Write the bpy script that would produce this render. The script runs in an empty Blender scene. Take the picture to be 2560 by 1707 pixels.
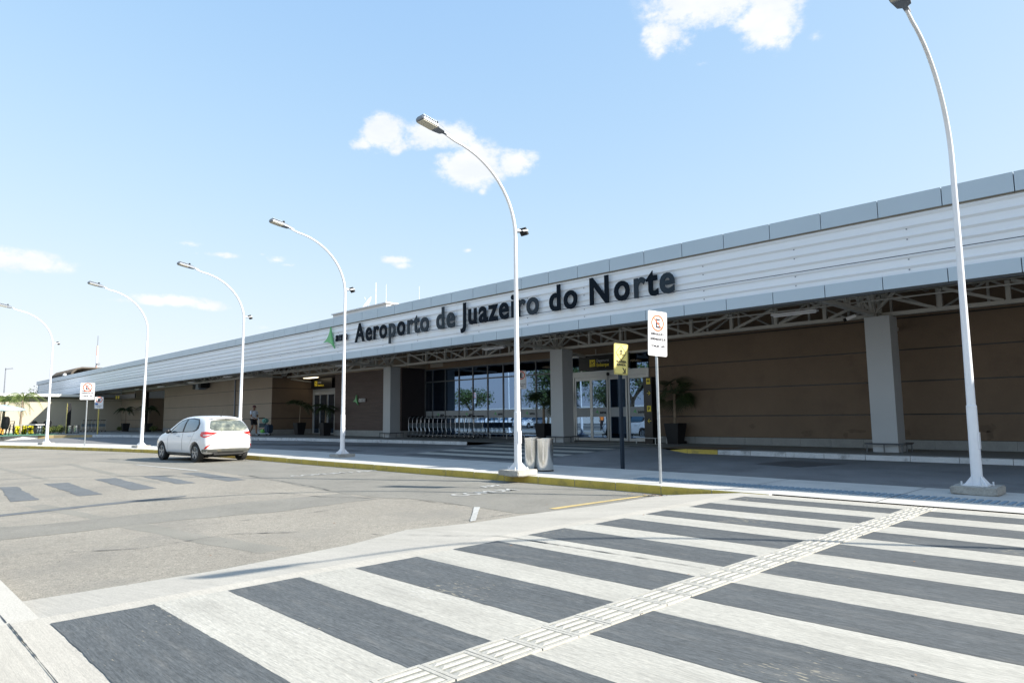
import bpy, bmesh, math, random
from mathutils import Vector, Matrix, noise
from mathutils.bvhtree import BVHTree
from mathutils.geometry import delaunay_2d_cdt, tessellate_polygon
random.seed(7)
PI = math.pi
R = math.radians
scn = bpy.context.scene
COL = scn.collection

# ------------------------------------------------------------------ camera
H_EYE = 1.22
pitch, yaw, roll = R(6.356), R(45.412), R(-0.5916)
fwd = Vector((-math.sin(yaw) * math.cos(pitch), math.cos(yaw) * math.cos(pitch), math.sin(pitch)))
rgt = Vector((math.cos(yaw), math.sin(yaw), 0))
upv = rgt.cross(fwd)
r2 = rgt * math.cos(roll) + upv * math.sin(roll)
u2 = -rgt * math.sin(roll) + upv * math.cos(roll)
cam_d = bpy.data.cameras.new('camera')
cam_d.sensor_width = 36.0
cam_d.lens = 36.0 * 1693.1 / 2560.0
cam_d.clip_start = 0.05
cam_d.clip_end = 5000
cam = bpy.data.objects.new('camera', cam_d)
COL.objects.link(cam)
M4 = Matrix.Identity(4)
for i in range(3):
    M4[i][0] = r2[i]; M4[i][1] = u2[i]; M4[i][2] = -fwd[i]
M4[2][3] = H_EYE
cam.matrix_world = M4
scn.camera = cam

# ------------------------------------------------------------------ sun, sky, exposure
SUN = Vector((0.865, 0.50, 0.594)).normalized()          # towards the sun
sun_d = bpy.data.lights.new('sun', 'SUN')
sun_d.energy = 4.6
sun_d.angle = R(0.5)
sun_d.color = (1.0, 0.95, 0.86)
sun = bpy.data.objects.new('sun', sun_d)
COL.objects.link(sun)
sun.rotation_euler = (-SUN).to_track_quat('-Z', 'Y').to_euler()
sun.location = (30, 20, 40)
scn.view_settings.view_transform = 'Standard'
scn.view_settings.look = 'None'
scn.view_settings.exposure = 1.22
scn.view_settings.gamma = 1.0
scn.view_settings.use_curve_mapping = False

world = bpy.data.worlds.new('World')
scn.world = world
world.use_nodes = True
wn, wl = world.node_tree.nodes, world.node_tree.links
wn.clear()
w_out = wn.new('ShaderNodeOutputWorld')
w_bg = wn.new('ShaderNodeBackground')
w_bg.inputs['Strength'].default_value = 0.12
sky = wn.new('ShaderNodeTexSky')
sky.sky_type = 'NISHITA'
sky.sun_disc = False
sky.sun_elevation = math.asin(SUN.z)
sky.sun_rotation = math.atan2(SUN.x, SUN.y)
sky.altitude = 400
sky.air_density = 1.0
sky.dust_density = 1.2
sky.ozone_density = 1.0
wl.new(w_bg.outputs[0], w_out.inputs[0])

def pix_dir(x, y):
    return (fwd + r2 * ((x - 1280) / 1693.1) + u2 * ((853.5 - y) / 1693.1)).normalized()

def wmath(op, a, b=None, c=None, clamp=False):
    n = wn.new('ShaderNodeMath'); n.operation = op; n.use_clamp = clamp
    for i, v in enumerate((a, b, c)):
        if v is None: continue
        if isinstance(v, (int, float)): n.inputs[i].default_value = v
        else: wl.new(v, n.inputs[i])
    return n.outputs[0]

w_tc = wn.new('ShaderNodeTexCoord')
def wdot(v):
    n = wn.new('ShaderNodeVectorMath'); n.operation = 'DOT_PRODUCT'
    wl.new(w_tc.outputs['Generated'], n.inputs[0]); n.inputs[1].default_value = v
    return n.outputs['Value']

def wnoise(scale, detail, rough, zs=1.0):
    mp = wn.new('ShaderNodeMapping'); mp.inputs['Scale'].default_value = (1, 1, zs)
    wl.new(w_tc.outputs['Generated'], mp.inputs[0])
    n = wn.new('ShaderNodeTexNoise'); n.inputs['Scale'].default_value = scale
    n.inputs['Detail'].default_value = detail; n.inputs['Roughness'].default_value = rough
    wl.new(mp.outputs[0], n.inputs['Vector'])
    return n.outputs[0]
# small cumulus puffs: (direction, half width, half height, strength), the first ones where the photo shows them
puffs = []
for (x, y, a, b, s) in [(1800, -10, 170, 60, 1.0), (1920, 40, 75, 75, .95), (1655, 95, 50, 42, .85), (1712, 105, 34, 34, .45), (1740, 20, 60, 40, .7),
                        (965, 335, 62, 46, 1), (1075, 340, 85, 36, 1), (905, 362, 32, 22, .7), (1140, 345, 55, 40, .8), (985, 378, 28, 14, .5),
                        (1180, 410, 90, 58, 1), (1290, 405, 60, 34, .9), (1110, 400, 34, 24, .7), (1205, 478, 16, 14, .35),
                        (40, 650, 110, 24, .85), (150, 660, 26, 16, .6), (430, 752, 92, 15, .9), (520, 765, 50, 14, .7), (320, 752, 50, 8, .4),
                        (470, 608, 34, 9, .55), (550, 637, 50, 8, .55), (490, 634, 14, 8, .4), (690, 650, 34, 11, .6), (722, 662, 24, 9, .55), (650, 636, 20, 7, .4),
                        (985, 650, 48, 12, .65), (1000, 665, 35, 12, .55), (1170, 626, 16, 8, .35), (1750, 160, 30, 12, .25), (2040, 92, 18, 12, .3), (660, 818, 30, 9, .35)]:
    D = pix_dir(x, y)
    puffs.append((D, a * 1.25 / 1693.1, b * 1.3 / 1693.1, s))
for k in range(16):                                       # the same kind of sky all round
    az = R(150 + 15 * k + random.uniform(-6, 6)) ; el = R(random.uniform(8, 38))
    az = PI / 2 + yaw + R(60 + 15 * k)
    D = Vector((math.cos(az) * math.cos(el), math.sin(az) * math.cos(el), math.sin(el)))
    s = random.uniform(.5, 1.3)
    puffs.append((D, .075 * s, .028 * s, .9))
msum = None
for (D, a, b, s) in puffs:
    T = Vector((-D.y, D.x, 0)).normalized(); B = D.cross(T)
    ta = wmath('MULTIPLY', wdot(T / a), wdot(T / a).node.outputs['Value'])
    da = wdot(T / a); db = wdot(B / b)
    q = wmath('ADD', wmath('MULTIPLY', da, da), wmath('MULTIPLY', db, db))
    m = wmath('SUBTRACT', s, wmath('MULTIPLY', wmath('SQRT', q), s))
    front = wmath('GREATER_THAN', wdot(D), 0.5)
    m = wmath('MULTIPLY', wmath('MAXIMUM', m, 0.0), front)
    msum = m if msum is None else wmath('MAXIMUM', msum, m)
nz = wnoise(30, 10, .66, 1.5)
nz2 = wnoise(9, 4, .55, 1.8)
dens = wmath('ADD', wmath('MULTIPLY', msum, 2.1), wmath('MULTIPLY', wmath('SUBTRACT', nz, .55), 3.2))
dens = wmath('ADD', dens, wmath('MULTIPLY', wmath('SUBTRACT', nz2, .5), 1.2))
dens = wmath('MULTIPLY', dens, wmath('MULTIPLY', msum, 4.0, clamp=True), clamp=True)
sm = wn.new('ShaderNodeMapRange'); sm.interpolation_type = 'SMOOTHSTEP'
sm.inputs['From Min'].default_value = .0; sm.inputs['From Max'].default_value = 1.15
sm.inputs['To Max'].default_value = .93
wl.new(dens, sm.inputs['Value'])
w_hsv = wn.new('ShaderNodeMix'); w_hsv.data_type = 'RGBA'; w_hsv.blend_type = 'MIX'
# gentle shoulder on the very bright Nishita sky, per channel
EXPK = 0.12 * 2 ** 1.15
w_sep = wn.new('ShaderNodeSeparateColor'); wl.new(sky.outputs[0], w_sep.inputs[0])
w_cmb = wn.new('ShaderNodeCombineColor')
for i_, (a_, b_) in enumerate(((1.75, 2.16), (2.75, 3.16), (7.0, 7.75))):
    x_ = wmath('MULTIPLY', w_sep.outputs[i_], EXPK)
    y_ = wmath('DIVIDE', wmath('MULTIPLY', x_, b_), wmath('ADD', wmath('MULTIPLY', x_, a_), 1.0))
    wl.new(wmath('MULTIPLY', y_, 1 / EXPK), w_cmb.inputs[i_])
wl.new(w_cmb.outputs[0], w_hsv.inputs['A'])
cl_ = wn.new('ShaderNodeMix'); cl_.data_type = 'RGBA'
cl_.inputs['A'].default_value = (3.45, 3.55, 3.7, 1); cl_.inputs['B'].default_value = (3.85, 3.85, 3.9, 1)
wl.new(wmath('MULTIPLY', wmath('SUBTRACT', wnoise(16, 5, .6, 2.2), .36), 4.0, clamp=True), cl_.inputs['Factor'])
wl.new(cl_.outputs['Result'], w_hsv.inputs['B'])
wl.new(sm.outputs[0], w_hsv.inputs['Factor'])
wl.new(w_hsv.outputs['Result'], w_bg.inputs['Color'])

# ------------------------------------------------------------------ materials
def new_mat(name):
    m = bpy.data.materials.new(name); m.use_nodes = True
    return m, m.node_tree.nodes, m.node_tree.links, m.node_tree.nodes['Principled BSDF']

def mat(name, col, rough=.6, metal=0., var=.12, vscale=2., fine=.0, fscale=60., bump=0., bscale=80., spec=.4,
        stretch=(1, 1, 1), dirt=None, dirt_amt=.0, dirt_scale=1.2, coat=0., emit=None, tint=None, mid=0., lines=0., chips=None):
    m, n, l, p = new_mat(name)
    p.inputs['Roughness'].default_value = rough
    p.inputs['Metallic'].default_value = metal
    p.inputs['Specular IOR Level'].default_value = spec
    if coat: p.inputs['Coat Weight'].default_value = coat; p.inputs['Coat Roughness'].default_value = .04
    if emit:
        p.inputs['Emission Color'].default_value = (*emit[:3], 1); p.inputs['Emission Strength'].default_value = emit[3]
    g = n.new('ShaderNodeNewGeometry')
    mp = n.new('ShaderNodeMapping'); mp.inputs['Scale'].default_value = stretch
    l.new(g.outputs['Position'], mp.inputs[0])
    def nz(scale, det=4, ro=.55):
        t = n.new('ShaderNodeTexNoise'); t.inputs['Scale'].default_value = scale
        t.inputs['Detail'].default_value = det; t.inputs['Roughness'].default_value = ro
        l.new(mp.outputs[0], t.inputs['Vector']); return t.outputs[0]
    rgb = n.new('ShaderNodeRGB'); rgb.outputs[0].default_value = (*col, 1)
    cur = rgb.outputs[0]
    def scaled(cur, fac, amt):
        mr = n.new('ShaderNodeMapRange'); mr.inputs['From Min'].default_value = .25; mr.inputs['From Max'].default_value = .75
        mr.inputs['To Min'].default_value = 1 - amt; mr.inputs['To Max'].default_value = 1 + amt
        l.new(fac, mr.inputs['Value'])
        v = n.new('ShaderNodeVectorMath'); v.operation = 'SCALE'
        l.new(cur, v.inputs[0]); l.new(mr.outputs[0], v.inputs['Scale']); return v.outputs[0]
    if var: cur = scaled(cur, nz(vscale), var)
    if fine: cur = scaled(cur, nz(fscale, 3, .7), fine)
    if mid: cur = scaled(cur, nz(fscale * .16, 6, .7), mid)
    ln_out = None
    if lines:
        mp2 = n.new('ShaderNodeMapping'); mp2.inputs['Scale'].default_value = (.9, 42, 1)
        l.new(g.outputs['Position'], mp2.inputs[0])
        ln = n.new('ShaderNodeTexNoise'); ln.inputs['Scale'].default_value = 1.0; ln.inputs['Detail'].default_value = 5; ln.inputs['Roughness'].default_value = .65
        l.new(mp2.outputs[0], ln.inputs['Vector']); ln_out = ln.outputs[0]
        if lines: cur = scaled(cur, ln_out, lines)
    if chips:
        mp3 = n.new('ShaderNodeMapping'); mp3.inputs['Scale'].default_value = (14, 55, 1) if lines else (70, 70, 1)
        l.new(g.outputs['Position'], mp3.inputs[0])
        t1 = n.new('ShaderNodeTexNoise'); t1.inputs['Scale'].default_value = 1.0; t1.inputs['Detail'].default_value = 3; l.new(mp3.outputs[0], t1.inputs['Vector'])
        t2 = n.new('ShaderNodeTexNoise'); t2.inputs['Scale'].default_value = 1.1; t2.inputs['Detail'].default_value = 3; l.new(g.outputs['Position'], t2.inputs['Vector'])
        ad = n.new('ShaderNodeMath'); ad.operation = 'ADD'; l.new(t1.outputs[0], ad.inputs[0]); l.new(t2.outputs[0], ad.inputs[1])
        mr = n.new('ShaderNodeMapRange'); mr.inputs['From Min'].default_value = 1.24; mr.inputs['From Max'].default_value = 1.32; mr.inputs['To Max'].default_value = .8
        l.new(ad.outputs[0], mr.inputs['Value'])
        mx = n.new('ShaderNodeMix'); mx.data_type = 'RGBA'
        l.new(cur, mx.inputs['A']); mx.inputs['B'].default_value = (*chips, 1); l.new(mr.outputs[0], mx.inputs['Factor']); cur = mx.outputs['Result']
    if dirt:
        mr = n.new('ShaderNodeMapRange'); mr.interpolation_type = 'SMOOTHSTEP'
        mr.inputs['From Min'].default_value = .48; mr.inputs['From Max'].default_value = .72; mr.inputs['To Max'].default_value = dirt_amt
        l.new(nz(dirt_scale, 8, .68), mr.inputs['Value'])
        mx = n.new('ShaderNodeMix'); mx.data_type = 'RGBA'
        l.new(cur, mx.inputs['A']); mx.inputs['B'].default_value = (*dirt, 1); l.new(mr.outputs[0], mx.inputs['Factor'])
        cur = mx.outputs['Result']
    l.new(cur, p.inputs['Base Color'])
    if bump:
        b = n.new('ShaderNodeBump'); b.inputs['Strength'].default_value = bump; b.inputs['Distance'].default_value = .01
        hh = nz(bscale, 5, .65)
        if ln_out is not None:
            ad2 = n.new('ShaderNodeMath'); ad2.operation = 'MULTIPLY_ADD'; ad2.inputs[1].default_value = 1.6
            l.new(ln_out, ad2.inputs[0]); l.new(hh, ad2.inputs[2]); hh = ad2.outputs[0]
        l.new(hh, b.inputs['Height']); l.new(b.outputs[0], p.inputs['Normal'])
    return m

MT = {}
MT['asphalt'] = mat('road_asphalt', (.258, .238, .200), .9, var=.13, vscale=.35, fine=.6, fscale=75, mid=.16, bump=.8, bscale=95, dirt=(.165, .16, .145), dirt_amt=.55, dirt_scale=.55, chips=(.36, .33, .27))
MT['asphalt_patch'] = mat('road_patch', (.12, .13, .136), .88, var=.14, vscale=2.5, fine=.45, fscale=80, mid=.14, bump=.7, bscale=120, dirt=(.2, .2, .19), dirt_amt=.4, dirt_scale=6)
MT['asphalt_track'] = mat('road_tyre_track', (.215, .205, .175), .85, var=.15, vscale=1.4, fine=.32, fscale=80, bump=.5, bscale=110, dirt=(.235, .222, .19), dirt_amt=.8, dirt_scale=2.5)
MT['crack_tar'] = mat('crack_tar', (.08, .08, .078), .9, var=.2, vscale=20)
MT['asphalt_old'] = mat('road_old_asphalt', (.205, .196, .170), .9, var=.12, vscale=1.2, mid=.14, fine=.5, fscale=80, bump=.8, bscale=110, dirt=(.22, .21, .19), dirt_amt=.5, dirt_scale=3)
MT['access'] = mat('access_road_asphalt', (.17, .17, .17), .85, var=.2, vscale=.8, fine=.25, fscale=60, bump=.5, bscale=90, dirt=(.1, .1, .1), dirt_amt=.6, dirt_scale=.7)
MT['concrete'] = mat('ramp_concrete', (.405, .382, .335), .88, var=.08, vscale=.7, mid=.06, lines=.10, fine=.2, fscale=70, bump=.22, bscale=110, dirt=(.25, .235, .2), dirt_amt=.35, dirt_scale=1.6, stretch=(.35, 1.6, 1))
MT['sidewalk'] = mat('sidewalk_concrete', (.44, .42, .375), .85, var=.08, vscale=.8, fine=.12, fscale=50, bump=.5, bscale=60, dirt=(.38, .36, .32), dirt_amt=.4, dirt_scale=2)
MT['median'] = mat('median_concrete', (.48, .47, .44), .85, var=.1, vscale=1.1, fine=.12, fscale=40, bump=.35, bscale=50, dirt=(.33, .33, .32), dirt_amt=.45, dirt_scale=1.4)
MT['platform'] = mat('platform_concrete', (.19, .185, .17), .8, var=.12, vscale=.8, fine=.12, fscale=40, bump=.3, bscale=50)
MT['paint_dark'] = mat('dark_paint', (.082, .089, .092), .75, var=.12, vscale=1.7, mid=.14, lines=.15, chips=(.32, .29, .22), fine=.45, fscale=46, bump=.45, bscale=60, stretch=(.35, 1.8, 1), dirt=(.2, .195, .18), dirt_amt=.34, dirt_scale=5)
MT['paint_white'] = mat('white_paint', (.385, .372, .33), .8, var=.10, vscale=.9, mid=.10, lines=.08, chips=(.47, .46, .43), fine=.26, fscale=44, bump=.4, bscale=60, stretch=(.35, 1.8, 1), dirt=(.27, .26, .23), dirt_amt=.55, dirt_scale=2.6)
MT['tile'] = mat('tactile_tile', (.39, .378, .34), .85, var=.1, vscale=3, fine=.15, fscale=60, bump=.4, bscale=90, dirt=(.27, .26, .22), dirt_amt=.5, dirt_scale=9)
MT['tile_groove'] = mat('tactile_groove_grime', (.23, .225, .19), .9, var=.3, vscale=9, fine=.25, fscale=50, dirt=(.12, .12, .11), dirt_amt=.7, dirt_scale=14)
MT['tile_blue'] = mat('tactile_tile_blue', (.20, .28, .35), .8, var=.15, vscale=3, fine=.15, fscale=60)
MT['kerb_yellow'] = mat('kerb_yellow_paint', (.52, .385, .075), .7, var=.16, vscale=2.2, fine=.15, fscale=40, bump=.4, bscale=30, dirt=(.2, .17, .08), dirt_amt=.6, dirt_scale=4)
MT['kerb_white'] = mat('kerb_white_paint', (.55, .56, .56), .7, var=.12, vscale=2.2, fine=.1, fscale=40, bump=.4, bscale=30, dirt=(.16, .16, .16), dirt_amt=.8, dirt_scale=3.2)
MT['road_white'] = mat('road_white_lettering', (.42, .42, .40), .8, var=.2, vscale=12, dirt=(.2, .2, .18), dirt_amt=.6, dirt_scale=14)
MT['road_yellow'] = mat('road_yellow_line', (.5, .38, .16), .8, var=.15, vscale=8, dirt=(.22, .2, .17), dirt_amt=.7, dirt_scale=9)
MT['ground'] = mat('open_ground', (.2, .17, .12), .95, var=.25, vscale=.2, fine=.2, fscale=8)
MT['carpet'] = mat('green_carpet', (.09, .22, .14), .95, var=.12, vscale=2, fine=.2, fscale=40)
MT['cladding'] = mat('white_cladding', (.74, .77, .80), .42, var=.03, vscale=.8, fine=.02, fscale=8, stretch=(.15, 1, 3), dirt=(.68, .7, .72), dirt_amt=.2, dirt_scale=.8)
MT['fascia'] = mat('composite_panel', (.42, .50, .56), .35, metal=.1, var=.05, vscale=.6, spec=.5)
MT['joint'] = mat('joint_dark', (.05, .055, .06), .6, var=0)
MT['tan_gap'] = mat('tan_flashing', (.2, .18, .14), .7, var=.1)
MT['brown'] = mat('brown_render', (.170, .122, .083), .78, var=.1, vscale=.5, mid=.05, fine=.06, fscale=20, bump=.15, bscale=60, dirt=(.13, .092, .066), dirt_amt=.75, dirt_scale=.9)
MT['scuff'] = mat('wall_scuff', (.135, .098, .068), .85, var=.2, vscale=9)
MT['beige'] = mat('beige_render', (.31, .25, .19), .8, var=.06, vscale=.6, fine=.05, fscale=20, bump=.15, bscale=60, dirt=(.24, .2, .165), dirt_amt=.4, dirt_scale=.8)
MT['cream'] = mat('cream_render', (.43, .385, .31), .8, var=.04, vscale=.6, fine=.04, fscale=20, bump=.12, bscale=60)
MT['plinth'] = mat('grey_plinth', (.27, .28, .275), .75, var=.12, vscale=2.5, fine=.1, fscale=30, dirt=(.2, .2, .2), dirt_amt=.4, dirt_scale=4)
MT['groove'] = mat('groove_metal', (.018, .017, .016), .4, var=.1)
MT['slat'] = mat('dark_timber_slat', (.085, .058, .05), .6, var=.25, vscale=3, stretch=(.3, 1, 6))
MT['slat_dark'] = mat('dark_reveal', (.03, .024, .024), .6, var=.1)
MT['steel'] = mat('painted_truss_steel', (.40, .39, .36), .5, var=.08, vscale=2)
MT['column'] = mat('column_cladding', (.40, .42, .43), .45, var=.04, vscale=1)
MT['alu'] = mat('aluminium_frame', (.48, .5, .5), .35, metal=.35, var=.04)
MT['alu_dark'] = mat('grey_mullion', (.12, .13, .14), .4, metal=.3, var=.04)
MT['roof_dark'] = mat('soffit_deck', (.10, .085, .07), .8, var=.15, vscale=1)
MT['white_metal'] = mat('white_metal', (.76, .76, .77), .35, var=.03, vscale=2)
MT['white_wall'] = mat('white_building', (.72, .71, .68), .6, var=.04)
MT['pole'] = mat('white_pole_paint', (.74, .75, .77), .32, var=.03, vscale=3, dirt=(.6, .6, .6), dirt_amt=.3, dirt_scale=5)
MT['block'] = mat('footing_concrete', (.36, .345, .31), .95, var=.15, vscale=4, fine=.2, fscale=40, bump=.9, bscale=22, dirt=(.2, .19, .18), dirt_amt=.6, dirt_scale=7)
MT['lamp_grey'] = mat('lamp_housing', (.2, .22, .25), .4, metal=.4, var=.03)
MT['lens'] = mat('lamp_lens', (.5, .47, .38), .25, var=.05)
MT['black'] = mat('black_plastic', (.012, .013, .015), .6, var=.1, spec=.2)
MT['kerb_tan'] = mat('kerb_faded_yellow', (.40, .31, .16), .8, var=.15, vscale=3)
MT['black_sign'] = mat('black_sign_panel', (.010, .011, .012), .35, var=0)
MT['navy'] = mat('navy_letter', (.007, .012, .019), .6, var=.05, spec=.05)
MT['slate'] = mat('slate_letter', (.022, .034, .046), .5, var=.05, spec=.15)
MT['green'] = mat('logo_green', (.13, .44, .17), .4, var=.03)
MT['grey_letter'] = mat('grey_letter', (.45, .46, .47), .4, var=0)
MT['yellow'] = mat('sign_yellow', (.88, .74, .24), .4, var=.03)
MT['ysign_dim'] = mat('wayfinding_yellow', (.75, .6, .05), .5, var=0)
MT['orange_red'] = mat('sign_red', (.80, .11, .03), .5, var=0)
MT['sign_white'] = mat('sign_white', (.80, .80, .81), .4, var=.02)
MT['sign_black'] = mat('sign_black', (.015, .015, .025), .5, var=0)
MT['blue'] = mat('sign_blue', (.03, .16, .45), .5, var=0)
MT['galv'] = mat('galvanised_post', (.42, .45, .47), .35, metal=.75, var=.15, vscale=14)
MT['navy_post'] = mat('dark_blue_post', (.014, .024, .038), .6, spec=.2, var=.08, vscale=6)
MT['gold_post'] = mat('yellow_post', (.52, .43, .12), .5, var=.06)
MT['inox'] = mat('polished_steel', (.74, .73, .70), .20, metal=1., var=.06, vscale=3, stretch=(9, 9, .3), fine=.06, fscale=30)
MT['pot'] = mat('black_planter', (.009, .010, .012), .6, var=.1)
MT['soil'] = mat('soil', (.06, .045, .03), .95, var=.2)
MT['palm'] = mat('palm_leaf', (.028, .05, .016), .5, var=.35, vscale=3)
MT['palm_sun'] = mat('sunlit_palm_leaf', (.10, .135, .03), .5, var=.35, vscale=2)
MT['trunk'] = mat('palm_trunk', (.22, .17, .12), .85, var=.25, vscale=8)
MT['bark'] = mat('tree_bark', (.10, .08, .055), .9, var=.3, vscale=5, bump=.6, bscale=20)
MT['leaf'] = mat('tree_leaf', (.055, .085, .02), .6, var=.45, vscale=.9)
MT['leaf2'] = mat('bush_leaf', (.09, .11, .025), .6, var=.4, vscale=4)
MT['croton'] = mat('yellow_croton_leaf', (.72, .66, .02), .6, var=.25, vscale=6)
MT['croton_orange'] = mat('orange_croton_leaf', (.75, .38, .06), .6, var=.25, vscale=6)
MT['umbrella'] = mat('umbrella_canvas', (.36, .50, .58), .8, var=.06)
MT['wood'] = mat('timber', (.22, .14, .08), .6, var=.2, vscale=6)
MT['bin_grey'] = mat('bin_grey', (.17, .21, .25), .5, var=.06)
MT['chrome'] = mat('trolley_tube', (.50, .52, .55), .28, metal=.85, var=.05)
MT['trolley_blue'] = mat('trolley_panel', (.17, .21, .24), .5, var=.06)
MT['rubber'] = mat('rubber', (.02, .02, .02), .8, var=.15, vscale=9)
MT['skin'] = mat('skin', (.23, .12, .07), .55, var=.05)
MT['shirt_white'] = mat('white_cotton', (.62, .67, .74), .9, var=.05, vscale=8)
MT['shorts'] = mat('black_cotton', (.015, .015, .018), .9, var=.1)
MT['shoe'] = mat('grey_shoe', (.35, .4, .45), .7, var=.1)
MT['cap_red'] = mat('dark_red_cap', (.10, .03, .04), .8, var=.1)
MT['orange_vest'] = mat('orange_vest', (.8, .2, .02), .8, var=.05)
MT['bag_navy'] = mat('navy_bag', (.02, .04, .07), .7, var=.1)
MT['bag_green'] = mat('green_bag', (.18, .5, .1), .7, var=.15, vscale=10)
MT['bag_teal'] = mat('teal_bag', (.12, .3, .25), .7, var=.15, vscale=8)
MT['car_paint'] = mat('white_car_paint', (.74, .745, .75), .22, var=.015, coat=.8, spec=.5)
MT['car_dark'] = mat('dark_car_paint', (.03, .04, .05), .25, var=.02, coat=.8)
MT['rear_glass'] = mat('dusty_rear_glass', (.11, .125, .105), .12, var=.6, vscale=5, mid=.3, fscale=30, spec=.8, dirt=(.34, .32, .22), dirt_amt=.7, dirt_scale=5, coat=.6)  # mottled tones put both dust and a reflection into the glass colour
MT['car_glass'] = mat('car_glass', (.05, .10, .14), .06, var=.0, spec=1.0, coat=1.0)
MT['car_trim'] = mat('car_black_trim', (.012, .012, .013), .4, var=.05)
MT['car_bumper'] = mat('dusty_bumper', (.15, .155, .145), .6, var=.12, vscale=5, dirt=(.33, .26, .15), dirt_amt=.7, dirt_scale=5)
MT['tail_red'] = mat('tail_lamp_red', (.62, .02, .015), .15, var=.05, coat=.8)
MT['tail_clear'] = mat('tail_lamp_clear', (.55, .42, .42), .2, var=.3, vscale=30, coat=.6)
MT['rim'] = mat('wheel_rim', (.36, .37, .38), .35, metal=.7, var=.05)
MT['frost'] = mat('frosted_band', (.33, .36, .38), .55, var=.03)
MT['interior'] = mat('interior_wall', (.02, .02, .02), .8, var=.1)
MT['int_light'] = mat('interior_light', (.9, .85, .7), .5, var=0, emit=(1, .86, .6, 1.1))
MT['mast_red'] = mat('mast_red', (.7, .42, .36), .6, var=0)

def glass_mat(name, reflect, tint, through):
    m, n, l, p = new_mat(name)
    n.remove(p)
    out = [x for x in n if x.type == 'OUTPUT_MATERIAL'][0]
    gl = n.new('ShaderNodeBsdfGlossy'); gl.inputs['Roughness'].default_value = .0
    gl.inputs['Color'].default_value = (*tint, 1)
    tr = n.new('ShaderNodeBsdfTransparent'); tr.inputs['Color'].default_value = (through, through, through, 1)
    fr = n.new('ShaderNodeLayerWeight'); fr.inputs['Blend'].default_value = .35
    mr = n.new('ShaderNodeMapRange'); mr.inputs['To Min'].default_value = reflect; mr.inputs['To Max'].default_value = min(1, reflect + .5)
    l.new(fr.outputs['Facing'], mr.inputs['Value'])
    g = n.new('ShaderNodeNewGeometry')
    nt = n.new('ShaderNodeTexNoise'); nt.inputs['Scale'].default_value = .9; nt.inputs['Detail'].default_value = 1
    l.new(g.outputs['Position'], nt.inputs['Vector'])
    bp = n.new('ShaderNodeBump'); bp.inputs['Strength'].default_value = .03; bp.inputs['Distance'].default_value = .02
    l.new(nt.outputs[0], bp.inputs['Height']); l.new(bp.outputs[0], gl.inputs['Normal'])
    mx = n.new('ShaderNodeMixShader')
    l.new(mr.outputs[0], mx.inputs[0]); l.new(tr.outputs[0], mx.inputs[1]); l.new(gl.outputs[0], mx.inputs[2])
    l.new(mx.outputs[0], out.inputs['Surface'])
    return m
MT['glass'] = glass_mat('reflective_glazing', .30, (.34, .52, .80), .14)

# ------------------------------------------------------------------ helpers
def tag(o, label=None, cat=None, group=None, kind=None):
    if label: o['label'] = label
    if cat: o['category'] = cat
    if group: o['group'] = group
    if kind: o['kind'] = kind
    return o

def wm(o):
    m = o.matrix_basis.copy()
    while o.parent:
        o = o.parent; m = o.matrix_basis @ m
    return m

def link(name, me, parent=None):
    o = bpy.data.objects.new(name, me); COL.objects.link(o)
    if parent: o.parent = parent
    return o

def empty(name, loc=(0, 0, 0), rz=0.0, label=None, cat=None, group=None):
    o = link(name, None); o.location = loc; o.rotation_euler = (0, 0, rz); o.empty_display_size = .2
    return tag(o, label, cat, group)

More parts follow.
